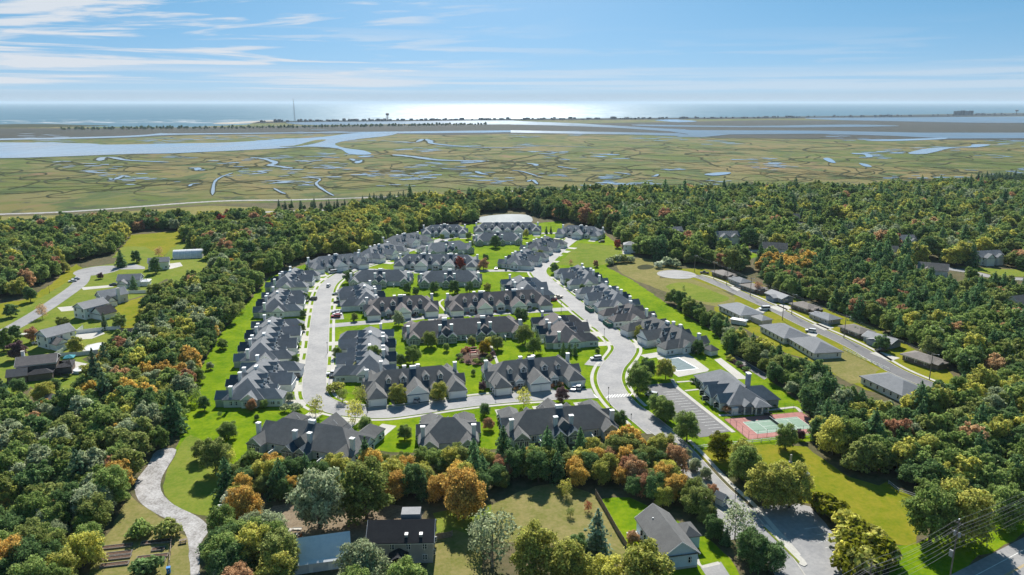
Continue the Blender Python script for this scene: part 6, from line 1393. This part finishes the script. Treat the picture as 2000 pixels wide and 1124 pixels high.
# --- trees that stand alone: place over the aerial view (foot of the trunk), colour, width, where, shape
solo = [
 # lawn strip on the left
 (471,611,'oak',7.5,'on the left lawn strip beside the third townhouse row','loose'),(488,573,'yellow',6,'at the upper end of the left lawn strip','loose'),(509,557,'green',5,'at the head of the left lawn strip beside the slate row',0),(435,682,'green',6,'on the left lawn strip level with the long row',0),(411,722,'grey',4,'small and round in the middle of the left lawn strip',0),
 (446,858,'green',7.5,'on the lawn below the nearest left row, with a round shadow',0),(384,789,'green',7.5,'at the wood edge left of the nearest row','loose'),(400,802,'dark',5.5,'next to the wood edge left of the nearest row',0),(390,749,'green',6,'at the left lawn edge above the other two',0),(340,846,'pine',11.5,'the big one where the gravel drive ends',0),(396,897,'oak',8,'upper of the two round trees right of the gravel drive',0),(422,926,'oak',11,'lower of the two round trees right of the gravel drive',0),(437,852,'dark',5,'left of the lawn tree with the round shadow',0),(452,905,'yellow',5,'thin on the lawn above the front woods','loose'),
 (491,803,'rust',5,'first of the small trees under the nearest left row',0),(515,798,'green',4,'second of the small trees under the nearest left row',0),(541,790,'green',4,'third of the small trees under the nearest left row',0),(567,784,'grey',4.2,'round and pale at the corner of the nearest left row',0),(502,821,'dark',2.2,'tiny on the lawn below the nearest left row',0),(430,815,'dark',2.4,'tiny and bare on the lawn left of the nearest row','loose'),
 # street trees
 (617,813,'yellow',8,'thin leaved at the lower left street bend','loose'),(694,823,'yellow',9,'spreading over the street below the dormered row','loose'),(669,786,'oak',6,'thin in the lawn right of the lower left bend','loose'),(704,789,'yellow',8,'thin on the lawn left of the dormered row','loose'),(776,788,'yellow',7.5,'before the left garage of the dormered row',0),(857,783,'yellow',8,'round and pale between the garages of the dormered row',0),(1023,795,'yellow',7.5,'thin leaved on the street opposite the crosswalk row','loose'),(1097,785,'plum',6.5,'beside the street before the crosswalk row',0),(947,813,'dark',5.2,'tall and dark between the two front rows',0),(942,764,'plum',4,'small beside the crosswalk row',0),(924,733,'green',2.6,'tiny on the lawn left of the crosswalk row',0),(713,845,'green',6.5,'right of the leftmost front row near the street',0),(735,855,'dark',4.5,'narrow beside the right end of the leftmost front row',0),(790,860,'green',6,'on the lawn left of the smallest townhouse pair',0),(1208,838,'dark',7,'at the right end of the front row by the entrance street',0),(955,840,'rust',4.5,'small and brownish on the lawn between the front rows',0),
 (575,712,'dark',5,'before the drives of the nearest left row',0),(579,686,'dark',4.5,'second along the drives left of the wide street',0),(590,648,'green',4.5,'third along the drives left of the wide street',0),(577,655,'red',5,'beside the drives left of the wide street',0),(660,700,'green',5.5,'right of the wide street by the long row',0),(592,620,'dark',4.5,'fourth along the drives left of the wide street',0),(598,588,'dark',5,'fifth along the drives left of the wide street',0),
 # the big lawn
 (841,678,'oak',8.5,'round with a dark shadow on the big lawn, leftmost of three',0),(872,686,'green',4,'small and narrow on the big lawn',0),(922,678,'oak',5.5,'by the garden rooms in the middle of the big lawn',0),(972,683,'oak',7.5,'on the big lawn right of the golden tree',0),(807,711,'green',9,'behind the ridge of the dormered row',0),(784,716,'dark',6,'left of the round one behind the dormered row',0),(947,691,'gold',6.5,'in the shrub bed of the big lawn',0),(955,680,'yellow',6,'behind the golden tree in the shrub bed',0),(1026,672,'oak',10,'large at the right side of the big lawn',0),(1042,692,'green',9,'large behind the crosswalk row',0),(731,717,'green',10,'large against the end of the long left row',0),(699,731,'yellow',5.5,'thin beside the visitor bays','loose'),(1100,694,'dark',4,'first of three clipped ones before the brown row end','cedar'),(1112,694,'dark',4,'second of three clipped ones before the brown row end','cedar'),(1123,695,'dark',4,'third of three clipped ones before the brown row end','cedar'),(1167,692,'green',3.4,'young beside the visitor bays of the right street',0),
 # clubhouse grounds
 (1266,738,'dark',8.5,'left of the pool terrace beside the street',0),(1300,741,'yellow',9,'turning yellow before the pool terrace',0),(1245,771,'green',11.5,'large between the street and the clubhouse lot',0),(1243,722,'grey',4.5,'small and bare beside the street above the lot','loose'),(1285,810,'green',8.5,'upper of the trees between street and clubhouse lot',0),(1300,825,'green',9.5,'middle of the trees between street and clubhouse lot',0),(1341,863,'green',11,'at the lower corner of the clubhouse lot',0),(1534,878,'green',9.4,'before the tennis court',0),(1625,888,'yellow',13,'left of the two big ones at the top of the meadow',0),(1657,885,'green',13,'right of the two big ones at the top of the meadow',0),(1598,832,'cedar',7,'at the right corner of the tennis court',0),(1563,860,'plum',4,'small under the one before the tennis court',0),(1364,691,'dark',7,'round beside the pool shed',0),(1353,690,'cedar',3.4,'dark and upright left of the pool shed',0),(1247,660,'yellow',5.5,'before the row beside the pool terrace',0),
 # entrance
 (1452,918,'yellow',12,'above the meadow near the entrance drive',0),(1402,897,'lime',9,'between the white fence and the entrance drive',0),(1455,942,'green',12,'large right of the entrance drive',0),(1493,990,'yellow',12,'left above the entrance lot',0),(1541,992,'yellow',12,'right above the entrance lot',0),(1340,903,'grey',4.5,'first on the median between the entrance lanes',0),(1358,920,'grey',4.5,'second on the median between the entrance lanes',0),(1378,936,'grey',4.5,'third on the median between the entrance lanes',0),(1366,975,'grey',6,'left of the kiosk between the lanes',0),(1435,1054,'grey',9.5,'leaning with a bare stem near the entrance lanes','loose'),(1469,1103,'dark',9.5,'dark at the bottom beside the entrance drive',0),(1502,1116,'dark',7.5,'next to the dark one at the bottom of the entrance drive',0),(1392,1020,'cedar',3.4,'thin beside the entrance lanes',0),(1816,1058,'green',14,'left of the two big ones at the county road pole',0),(1880,1058,'yellow',15.5,'right of the two big ones at the county road pole',0),(1962,1030,'green',11,'at the right edge above the county road',0),(1535,925,'dark',2.6,'young in the meadow rock bed','cedar'),(1390,975,'rust',4,'reddish behind the kiosk',0),
 # upper rows
 (795,574,'dark',6,'left of a pair behind the brown dormered row',0),(812,576,'dark',5.5,'right of a pair behind the brown dormered row',0),(848,573,'dark',7.5,'round left of the path between the brown rows',0),(888,574,'dark',8.5,'round right of the path between the brown rows',0),(917,572,'dark',6.5,'behind the left end of the long brown row',0),(952,569,'yellow',5.5,'pale behind the long brown row',0),(683,553,'dark',9,'dark at the upper left bend beside the slate rear',0),(712,503,'green',9.5,'large between the pale rows at the far left woods',0),(779,636,'grey',7.5,'on the middle street at the brown garden-room row',0),(693,628,'oak',4.5,'on the corner lawn left of the brown dormered row',0),(1019,634,'dark',9,'dark at the right end of the brown garden-room row',0),(960,598,'green',4,'before the garages of the long brown row',0),(899,527,'red',8,'before the maple row garages',0),(944,527,'rust',8,'rusty right of the maple row',0),(949,511,'dark',6,'behind the rusty one right of the maple row',0),(968,484,'dark',11,'large in the upper garden court',0),(1043,510,'dark',6,'lower one before the diagonal row',0),(1064,494,'dark',6.5,'middle one before the diagonal row',0),(1056,502,'oak',6,'beside the diagonal row drives',0),(915,468,'green',7,'tall right of the far left row',0),(864,470,'green',5.5,'on the corner below the far left row',0),(882,468,'dark',4.5,'small below the far left row',0),(920,484,'green',5.5,'in the court behind the maple row',0),(850,496,'dark',6,'behind the maple row, left of two',0),(888,496,'dark',6,'behind the maple row, right of two',0),(1027,465,'yellow',6.5,'pale below the pond row',0),(1013,457,'dark',6,'before the pond row garages',0),(1067,456,'cedar',4,'left clipped one beside the cove lawn',0),(1076,456,'cedar',4,'right clipped one beside the cove lawn',0),(1104,454,'dark',4.5,'left before the farthest right row',0),(1127,460,'dark',4.5,'right before the farthest right row',0),(1083,535,'dark',7.5,'at the street bend below the open field',0),(1164,522,'rust',5,'brown and upright at the corner of the open field',0),(1206,485,'red',7,'beside the square cream house',0),(1115,517,'rust',4,'brown and small at the edge of the open field','loose'),(1109,560,'dark',5,'before the upper right row drives',0),(1137,573,'dark',5,'before the second right row drives',0),(1153,560,'green',6,'over the drives of the second right row',0),
 # west side
 (66,668,'rust',8,'rusty beside the left lane',0),(8,686,'green',9.5,'at the left edge below the lane',0),(37,702,'plum',9,'purplish left of the brown house',0),(123,646,'oak',8,'before the white houses on the left lane',0),(83,622,'rust',8,'bare and brown at the left lane','loose'),(149,691,'yellow',8.5,'beside the fenced pool yard',0),(125,532,'yellow',9,'round at the end of the left lane',0),(77,534,'red',11,'deep red above the left lane',0),(89,542,'dark',6,'under the deep red one',0),(99,520,'cedar',5,'upright above the left lane end',0),(205,645,'cedar',5.5,'dark beside the white house yard',0),(235,641,'green',8.5,'right of the white house yard',0),(197,545,'plum',5,'low on the lawn of the lane end',0),(262,566,'pine',6.5,'before the slate house',0),(237,522,'pine',10,'left of two dark ones at the lane end',0),(267,513,'dark',9,'right of two dark ones at the lane end',0),(310,502,'rust',8.5,'thin at the edge of the far field','loose'),(304,534,'dark',9.5,'before the half hidden white house',0),(22,620,'dark',9,'left one in shade along the left lane',0),(60,590,'dark',9,'right one in shade along the left lane',0),(30,668,'dark',8,'next to the lane at the left edge',0),(85,785,'yellow',9.5,'round beside the garden shed',0),(40,770,'dark',8,'dark below the brown house',0),(110,765,'dark',6,'small and dark below the brown house',0),(10,790,'cedar',7,'dark at the left edge below the brown house',0),
 # along the bottom
 (625,1032,'grey',15,'big and round above the barn',0),(716,1012,'oak',14.5,'big behind the grey house',0),(907,1012,'orange',13,'big and orange right of the grey house',0),(962,1108,'grey',13.5,'open crowned right of the side yard','loose'),(940,1070,'grey',8,'grey left of the open crowned one','loose'),(1042,1135,'yellow',12,'broad at the bottom middle',0),(1112,1160,'yellow',11.5,'second broad one at the bottom middle',0),(1180,1180,'yellow',11,'third broad one at the bottom middle',0),(1255,1185,'yellow',14,'at the bottom before the blue house',0),(1165,1092,'blue',8.5,'dark conical left of the blue house',0),(1128,1092,'dark',6,'dark behind the broad ones at the bottom',0),(712,1150,'grey',11,'pale before the barn and grey house',0),(792,1180,'green',10,'at the bottom before the grey house',0),(700,1185,'green',9,'at the bottom right of the barn',0),(480,1024,'orange',9.5,'tall and orange right of the gravel drive',0),(434,1106,'dark',10,'dark beside the gravel drive at the bottom',0),(495,1112,'yellow',11,'yellowish left of the barn',0),(548,1122,'oak',10.5,'round left of the barn at the bottom',0),(455,1085,'green',9,'green between the gravel drive and the barn',0),(455,995,'silver',6,'silvery at the front wood edge',0),(540,1150,'yellow',10,'at the bottom edge left of the barn',0),(1105,968,'yellow',4.5,'small in the dry backyard','loose'),(1114,1010,'oak',2.8,'tiny and thin in the dry backyard','loose'),(1149,1000,'red',2.8,'young and red in the dry backyard','loose'),(1236,1062,'rust',3.6,'small and reddish by the timber fence',0),(1672,655,'dark',4.5,'alone before the seventh brown cottage',0),(1722,684,'dark',8,'over the black truck on the side street',0),(1480,572,'rust',7,'bare and brown over the third cottage','loose'),(1335,566,'green',3,'small in the field by the turning circle','loose'),
 (1940,1000,'green',8,'above the county road shoulder',0),
]
for x_, y_, col, dm, where, shp in solo:
    x, y = G(x_, y_); sh = shp or None; dm *= 0.78 if y_ < 960 else 0.92
    kind = {'pine': 'pine', 'cedar': 'cedar', 'blue': 'spruce'}.get(sh or col, 'tree')
    cat = 'tree' if kind == 'tree' else 'evergreen'
    lab = CNAME[col] + ' ' + ('sparse ' if sh == 'loose' else '') + kind + ' ' + where
    plant(x, y, col, dm, ' '.join(lab.split()[:16]), cat, 'garden and street trees', sh); DISCS.append((x, y, dm*0.42))
# shrubs
def shrubs(pts, col, lo, hi, label, group):
    for x_, y_ in pts:
        x, y = G(x_, y_); plant(x, y, col if isinstance(col, str) else tr.choice(col), tr.uniform(lo, hi), label, 'shrub', group, 'bush', tr.uniform(0.8, 1.15))
shrubs([(1603,996),(1612,1002),(1622,1010),(1632,1018),(1642,1027),(1652,1037),(1663,1047),(1675,1057),(1688,1066),(1700,1075),(1655,1068),(1668,1080),(1682,1090),(1697,1098),(1712,1090),(1650,1095),(1664,1108),(1680,1116),(1700,1118),(1720,1110),(1648,1120),(1735,1098)], ['lime','lime','yellow'], 5.5, 8.5, 'bright yellow green shrub in the long bank right of the entrance lot', 'yellow shrubs by the entrance lot')
shrubs([(1354,748),(1366,756),(1375,762),(1380,772),(1389,780),(1395,786),(1403,795),(1411,800),(1420,806)], ['oak','dark','rust'], 2.6, 4.2, 'round shrub in the bed along the clubhouse wall', 'clubhouse shrubs')
shrubs([(1450,803),(1478,798),(1484,797),(1490,796),(1510,795)], 'dark', 2.2, 3.2, 'dark clipped shrub before the clubhouse porch', 'clubhouse porch shrubs')
shrubs([(1424,703),(1431,707),(1437,711),(1444,716),(1450,720),(1457,725)], ['yellow','plum','dark'], 2.2, 3.2, 'low mixed shrub between the game lanes behind the clubhouse', 'shrubs between the game lanes')
shrubs([(897,700),(905,690),(913,686),(902,707),(915,711),(936,707),(945,711),(955,702),(962,697),(930,712)], ['dark','rust','oak','plum'], 2.4, 4.0, 'mixed shrub in the round bed of the big lawn', 'big lawn shrub bed')
shrubs([(578,803),(557,804)], ['yellow','grey'], 3.6, 4.6, 'broad pale shrub at the lower left street corner', 'corner shrubs')
shrubs([(662,764),(652,766)], 'yellow', 4.5, 5.5, 'broad yellowish shrub inside the lower left bend', 'bend shrubs')
shrubs([(275,1048),(262,1052),(285,1043)], 'green', 4.0, 6.0, 'leafy shrub at the top of the vegetable garden', 'garden shrubs')
shrubs([(330,1048)], 'oak', 6.5, 6.8, 'round shrub standing alone above the vegetable garden', None)
shrubs([(280,1119),(292,1122)], 'dark', 5.5, 6.5, 'dark shrub at the bottom of the vegetable garden', 'lower garden shrubs')
shrubs([(1195,515),(1205,514),(1215,513),(1225,512),(1232,513),(1190,518)], ['grey','oak'], 6, 8, 'grey green bush in the belt below the open field', 'field edge bushes')
shrubs([(1293,521),(1303,520),(1313,521),(1322,523),(1285,524)], ['grey','silver'], 6, 9, 'pale rounded bush behind the turning circle', 'turning circle bushes')
for i, rp in enumerate(ROWPOS[:14]):            # planting at the foot of the near rows
    a, b, n = rows[i][0], rows[i][1], rows[i][2]; pa, pb = np.array(G(*a, 8.4)), np.array(G(*b, 8.4)); d = (pb-pa)/np.hypot(*(pb-pa)); nf = np.array((d[1], -d[0])); L = n*8.9
    for x in {2: [-1.8, 1.8], 4: [-8.6, -5.4, 5.4, 8.6], 6: [-17.5, -13, -3, 3, 13, 17.5]}[n]:
        q = rp + d*x + nf*(DEP/2 + tr.uniform(3.0, 4.6)); plant(q[0], q[1], tr.choice(['dark','green','plum','rust']), tr.uniform(1.8, 2.8), 'low shrub planted between the garages of a townhouse row', 'shrub', 'front garden shrubs', 'bush')
# --- the woods
for q in ([(1840,518),(2020,532),(2020,572),(1940,566),(1850,545)], [(1362,488),(1490,484),(1495,512),(1440,518),(1365,505)], [(1600,437),(1655,436),(1655,458),(1600,458)], [(1750,478),(1800,500),(1850,525),(1840,540),(1790,522),(1750,508)]): CLEAR.append(GP(q))
def in_poly_np(P, poly):
    x, y = P[:, 0], P[:, 1]; c = np.zeros(len(P), bool); q = np.array(poly); j = np.roll(q, 1, 0)
    for (xi, yi), (xj, yj) in zip(q, j):
        if yi == yj: continue
        c ^= ((yi > y) != (yj > y)) & (x < (xj-xi)*(y-yi)/(yj-yi) + xi)
    return c
MIX = {'west': dict(oak=.38, green=.2, grey=.08, dark=.14, yellow=.10, orange=.04, rust=.04, cedar=.02), 'northwest': dict(oak=.28, green=.26, dark=.18, yellow=.10, rust=.08, grey=.08, red=.02), 'gold': dict(yellow=.36, green=.30, oak=.18, orange=.07, dark=.09),
       'north': dict(green=.27, oak=.27, dark=.2, yellow=.12, pine=.08, rust=.06), 'east': dict(oak=.28, green=.26, dark=.11, pine=.06, grey=.09, yellow=.15, rust=.05), 'pines': dict(pine=.30, dark=.14, green=.24, oak=.24, rust=.08), 'rusty': dict(orange=.75, rust=.25), 'front': dict(pine=.24, dark=.18, orange=.10, yellow=.16, oak=.18, rust=.08, green=.06),
       'hedge': dict(pine=.22, dark=.2, green=.22, oak=.18, grey=.1, yellow=.08), 'southeast': dict(oak=.22, green=.2, dark=.18, yellow=.2, pine=.1, grey=.06, rust=.04), 'cedars': dict(cedar=.6, dark=.4), 'shore': dict(dark=.7, oak=.3), 'thorn': dict(rust=.4, oak=.3, grey=.3)}
REG = [  # where, mix, outline over the aerial view, spacing, crown width
 ('in the woods left of the gravel drive', 'west', [(-160,800),(60,812),(135,812),(160,775),(192,738),(205,700),(255,682),(292,640),(262,612),(300,580),(330,582),(335,560),(400,540),(415,520),(440,515),(505,560),(470,605),(432,650),(390,705),(368,765),(345,830),(326,876),(300,883),(282,911),(258,944),(244,962),(216,1030),(190,1060),(160,1124),(140,1190),(-200,1190)], 5.3, 7.4),
 ('in the woods above the left lane', 'northwest', [(-160,452),(100,444),(160,436),(300,434),(420,436),(560,432),(640,430),(562,522),(524,545),(440,515),(415,510),(402,497),(360,474),(360,452),(300,450),(250,456),(235,480),(220,500),(150,512),(125,526),(95,552),(45,578),(-160,600)], 6.2, 8.6),
 ('in the golden woods behind the upper left rows', 'gold', [(640,430),(700,425),(940,419),(925,436),(895,436),(850,442),(830,453),(772,477),(705,498),(625,502),(562,522)], 6.8, 9.8),
 ('in the far woods behind the pond', 'north', [(690,417),(800,405),(900,397),(1100,388),(1190,385),(1203,462),(1180,448),(1102,432),(1060,426),(1045,421),(1028,413),(985,412),(935,417),(690,427)], 7.2, 10.2),
 ('in the eastern woods', 'east', [(1190,386),(1400,382),(1700,378),(1850,371),(2080,374),(2080,560),(1900,560),(1700,530),(1560,500),(1480,510),(1440,535),(1371,517),(1320,517),(1285,510),(1245,500),(1218,484),(1203,462)], 7.4, 10.4),
 ('in the pine stand right of the side street', 'pines', [(1560,500),(1700,530),(1900,560),(2080,560),(2080,640),(1900,650),(1800,650),(1722,643),(1660,621),(1606,598),(1553,581),(1500,563),(1480,510)], 5.2, 7.0),
 ('in the woods right of the small brown houses', 'east', [(1722,643),(1800,650),(1900,650),(2080,640),(2080,730),(1885,742),(1852,720),(1764,670)], 5.6, 8.0),
 ('in the patch above the side street', 'rusty', [(1478,528),(1500,518),(1560,524),(1590,534),(1570,545),(1520,542)], 5.0, 8.0),
 ('in the tall hedge right of the clubhouse', 'hedge', [(1398,662),(1425,692),(1500,744),(1568,802),(1584,862),(1606,893),(1650,880),(1665,820),(1650,782),(1575,738),(1540,727),(1480,690),(1440,664),(1405,638)], 4.4, 6.2),
 ('in the hedge behind the right townhouse rows', 'hedge', [(1205,540),(1215,548),(1262,572),(1293,586),(1350,606),(1405,638),(1398,660),(1345,640),(1300,606),(1250,578)], 4.8, 6.0),
 ('in the woods above the meadow', 'southeast', [(1650,790),(1688,805),(1750,815),(1850,800),(1890,760),(2080,740),(2080,975),(1960,975),(1880,995),(1800,985),(1783,962),(1732,932),(1717,940),(1662,925),(1640,893),(1665,820)], 5.4, 7.6),
 ('in the front woods', 'front', [(445,945),(480,915),(540,935),(620,938),(690,928),(740,915),(800,915),(960,910),(1200,886),(1285,872),(1318,888),(1334,920),(1344,960),(1366,997),(1395,1024),(1380,1040),(1300,998),(1230,966),(1170,967),(1150,955),(1080,938),(1010,952),(950,975),(850,985),(760,975),(640,985),(560,976),(510,995),(470,1000),(440,985)], 4.4, 6.0),
 ('in the thicket beside the gravel drive', 'west', [(436,1045),(446,995),(500,1000),(535,1060),(560,1076),(560,1190),(428,1190),(428,1075)], 5.0, 7.0),
 ('along the parkway', 'cedars', [(-100,436),(0,428),(200,420),(420,408),(640,404),(900,388),(905,393),(700,412),(420,424),(0,440)], 9.0, 4.2),
 ('along the parkway', 'cedars', [(720,391),(900,385),(1300,373),(1500,371),(1500,380),(1190,384),(900,393),(730,404)], 7.0, 4.2),
 ('at the marsh edge far right', 'cedars', [(1905,352),(2100,344),(2100,356),(1920,359)], 6.0, 5.0),
 ('at the marsh edge', 'thorn', [(1190,384),(1500,376),(1800,370),(1900,368),(1900,373),(1500,381),(1190,388)], 7.5, 7.0),
 ('on the far tree line of the inlet', 'shore', [(120,253),(500,250),(700,247),(950,243.5),(950,245),(700,249),(500,252),(120,255)], 30.0, 8.5),
 ('beside the entrance lanes', 'front', [(1395,1024),(1420,1050),(1470,1120),(1480,1150),(1450,1150),(1400,1060),(1380,1040)], 4.5, 4.5),
]
clear_np = [(np.array(c), np.array(c).min(0), np.array(c).max(0)) for c in CLEAR]
discs = np.array(DISCS)
wood = []      # x, y, colour, width, where
for where, mixn, poly, sp, dm in REG:
    pg = GP(poly); lo, hi = np.min(pg, 0), np.max(pg, 0)
    gx, gy = np.meshgrid(np.arange(lo[0], hi[0], sp), np.arange(lo[1], hi[1], sp*0.9)); gx[1::2] += sp/2
    P_ = np.stack([gx.ravel(), gy.ravel()], 1) + rng.normal(0, sp*0.24, (gx.size, 2))
    P_ = P_[in_poly_np(P_, pg)]
    for c, a, b in clear_np:
        m = (P_[:, 0] > a[0]) & (P_[:, 0] < b[0]) & (P_[:, 1] > a[1]) & (P_[:, 1] < b[1])
        if m.any(): idx = np.where(m)[0]; bad = idx[in_poly_np(P_[idx], c)]; P_ = np.delete(P_, bad, 0)
    d2 = ((P_[:, None, :] - discs[None, :, :2])**2).sum(2); P_ = P_[(d2 > (discs[None, :, 2])**2).all(1)]
    names, ws = zip(*MIX[mixn].items()); cdf = np.cumsum(ws)/np.sum(ws)
    for x, y in P_:
        u, v = to_px(x, y, 6)
        if u < -60 or u > 2060 or v > 1220: continue
        # neighbours tend to be of one kind: drift the draw slowly over the ground
        drift = 0.5 + 0.5*math.sin(x*0.045 + 1.7*math.sin(y*0.031)) * math.cos(y*0.038 - x*0.021)
        q = (0.55*rng.random() + 0.45*drift) if rng.random() < 0.6 else rng.random()
        wood.append((x, y, names[int(min(np.searchsorted(cdf, q), len(names)-1))], dm*rng.uniform(0.7, 1.3), where))
wood.sort(key=lambda w: w[1]*w[1] + w[0]*w[0])
nb = ne = 0; LIMB, LIME = 170, 130; rest = []
for x, y, col, dm, where in wood:
    ever = col in ('pine', 'cedar')
    if (ever and ne < LIME and y < 520) or (not ever and nb < LIMB):
        if ever: ne += 1
        else: nb += 1
        kind = {'pine': 'pine', 'cedar': 'cedar'}.get(col, 'tree')
        plant(x, y, col, dm, CNAME[col] + ' woodland ' + kind + ' ' + where, 'evergreen' if ever else 'tree', CNAME[col] + ' ' + kind + 's ' + where)
    else: rest.append((x, y, col, dm, where))
print('wood', len(wood), 'individual', nb, ne, 'mass', len(rest))
# the rest of the woods reads as one mass: leaf crowns set out over points
kinds = {}
for w in rest:
    sh = SHAPE_OF.get(w[2], 'broad'); k = tr.randrange(len(VAR[sh])); kinds.setdefault((sh, k % (3 if sh == 'broad' else 2), w[2]), []).append(w)
pm = bpy.data.meshes.new('woodland'); V_, I_, S_, Z_ = [], [], [], []
for i, (key, ws) in enumerate(kinds.items()):
    for x, y, col, dm, wh in ws:
        s = dm/NOMINAL[key[0]]; V_.append((x, y, 0)); I_.append(i); S_.append((s, s, s*tr.uniform(0.85, 1.2))); Z_.append(tr.uniform(0, 6.283))
pm.from_pydata(V_, [], [])
for nm, ty, data in (('idx', 'INT', I_), ('scl', 'FLOAT_VECTOR', S_), ('rz', 'FLOAT', Z_)):
    at = pm.attributes.new(nm, ty, 'POINT')
    if ty == 'FLOAT_VECTOR': at.data.foreach_set('vector', np.array(data, np.float32).ravel())
    else: at.data.foreach_set('value', data)
wood_o = link('woodland', pm); tag(wood_o, 'mixed autumn woods spreading behind and beside the townhouses', 'woods', kind='stuff')
ng = bpy.data.node_groups.new('scatter_crowns', 'GeometryNodeTree')
ng.interface.new_socket('Geometry', in_out='INPUT', socket_type='NodeSocketGeometry'); ng.interface.new_socket('Geometry', in_out='OUTPUT', socket_type='NodeSocketGeometry')
gi, go = ng.nodes.new('NodeGroupInput'), ng.nodes.new('NodeGroupOutput'); join = ng.nodes.new('GeometryNodeJoinGeometry')
def named(nm, ty):
    n = ng.nodes.new('GeometryNodeInputNamedAttribute'); n.data_type = ty; n.inputs['Name'].default_value = nm; return n.outputs['Attribute']
aI, aS, aZ = named('idx', 'INT'), named('scl', 'FLOAT_VECTOR'), named('rz', 'FLOAT')
cr_ = ng.nodes.new('ShaderNodeCombineXYZ'); ng.links.new(aZ, cr_.inputs[2])
bysrc = {}
for o in bpy.data.objects:
    if o.type == 'MESH' and o.name.startswith('crown'): bysrc.setdefault(o.data.name, o)
for i, key in enumerate(kinds):
    me = crown(*key)
    src = bysrc.get(me.name)
    if src is None:      # a kind not yet standing singly: let its nearest tree stand as one
        w = min(kinds[key], key=lambda q: q[0]**2 + q[1]**2)
        e = plant(w[0] + 0.4, w[1], w[2], w[3], CNAME[w[2]] + ' tree standing ' + w[4], 'tree' if key[0] in ('broad', 'big') else 'evergreen', CNAME[w[2]] + ' trees ' + w[4], key[0])
        src = [ch for ch in e.children if ch.name.startswith('crown')][0]; src.data = me
    oi = ng.nodes.new('GeometryNodeObjectInfo'); oi.inputs['Object'].default_value = src; oi.inputs['As Instance'].default_value = True
    cmp = ng.nodes.new('FunctionNodeCompare'); cmp.data_type = 'INT'; cmp.operation = 'EQUAL'
    ng.links.new(aI, cmp.inputs[2]); cmp.inputs[3].default_value = i
    ip = ng.nodes.new('GeometryNodeInstanceOnPoints'); ng.links.new(gi.outputs[0], ip.inputs['Points']); ng.links.new(cmp.outputs[0], ip.inputs['Selection']); ng.links.new(oi.outputs['Geometry'], ip.inputs['Instance'])
    ng.links.new(cr_.outputs[0], ip.inputs['Rotation']); ng.links.new(aS, ip.inputs['Scale']); ng.links.new(ip.outputs[0], join.inputs[0])
ng.links.new(join.outputs[0], go.inputs[0])
md = wood_o.modifiers.new('scatter', 'NODES'); md.node_group = ng
print('objects', len(bpy.data.objects))
# ------------------------------------------------------------------ sea haze: one even body of air round everything
hz = bpy.data.materials.new('haze_air'); hz.use_nodes = True
hn, hl = hz.node_tree.nodes, hz.node_tree.links; hn.clear()
ho = hn.new('ShaderNodeOutputMaterial'); hv = hn.new('ShaderNodeVolumePrincipled')
hv.inputs['Color'].default_value = (0.66, 0.84, 1.0, 1); hv.inputs['Density'].default_value = 3.4e-5; hv.inputs['Anisotropy'].default_value = 0.15
hl.new(hv.outputs[0], ho.inputs['Volume'])
hb = link('haze', MB().box(-151000, 151000, -2100, 201000, -1.0, 150.0).mesh('haze', hz))
tag(hb, 'thin blue sea haze over the marsh and the far shore', 'haze', kind='stuff')
# ------------------------------------------------------------------ tell look-alikes apart by their place
ONES = 'first second third fourth fifth sixth seventh eighth ninth tenth eleventh twelfth thirteenth fourteenth fifteenth sixteenth seventeenth eighteenth nineteenth'.split()
TENS = {20: 'twenty', 30: 'thirty', 40: 'forty', 50: 'fifty', 60: 'sixty', 70: 'seventy'}
TENTH = {20: 'twentieth', 30: 'thirtieth', 40: 'fortieth', 50: 'fiftieth', 60: 'sixtieth', 70: 'seventieth'}
def ordinal(n):
    if n < 20: return ONES[n-1]
    return TENTH[n] if n % 10 == 0 else TENS[n//10*10] + '-' + ONES[n % 10 - 1]
same = {}
for o in bpy.data.objects:
    if o.parent is None and o.get('category') and o.get('label'): same.setdefault((o.get('group'), o['label']), []).append(o)
for (g_, lab), os_ in same.items():
    if 1 < len(os_) <= 79 and o is not None:
        for k, o in enumerate(sorted(os_, key=lambda q: to_px(q.location.x, q.location.y, q.location.z)[0])):
            o['label'] = ordinal(k+1) + ' from left, ' + lab
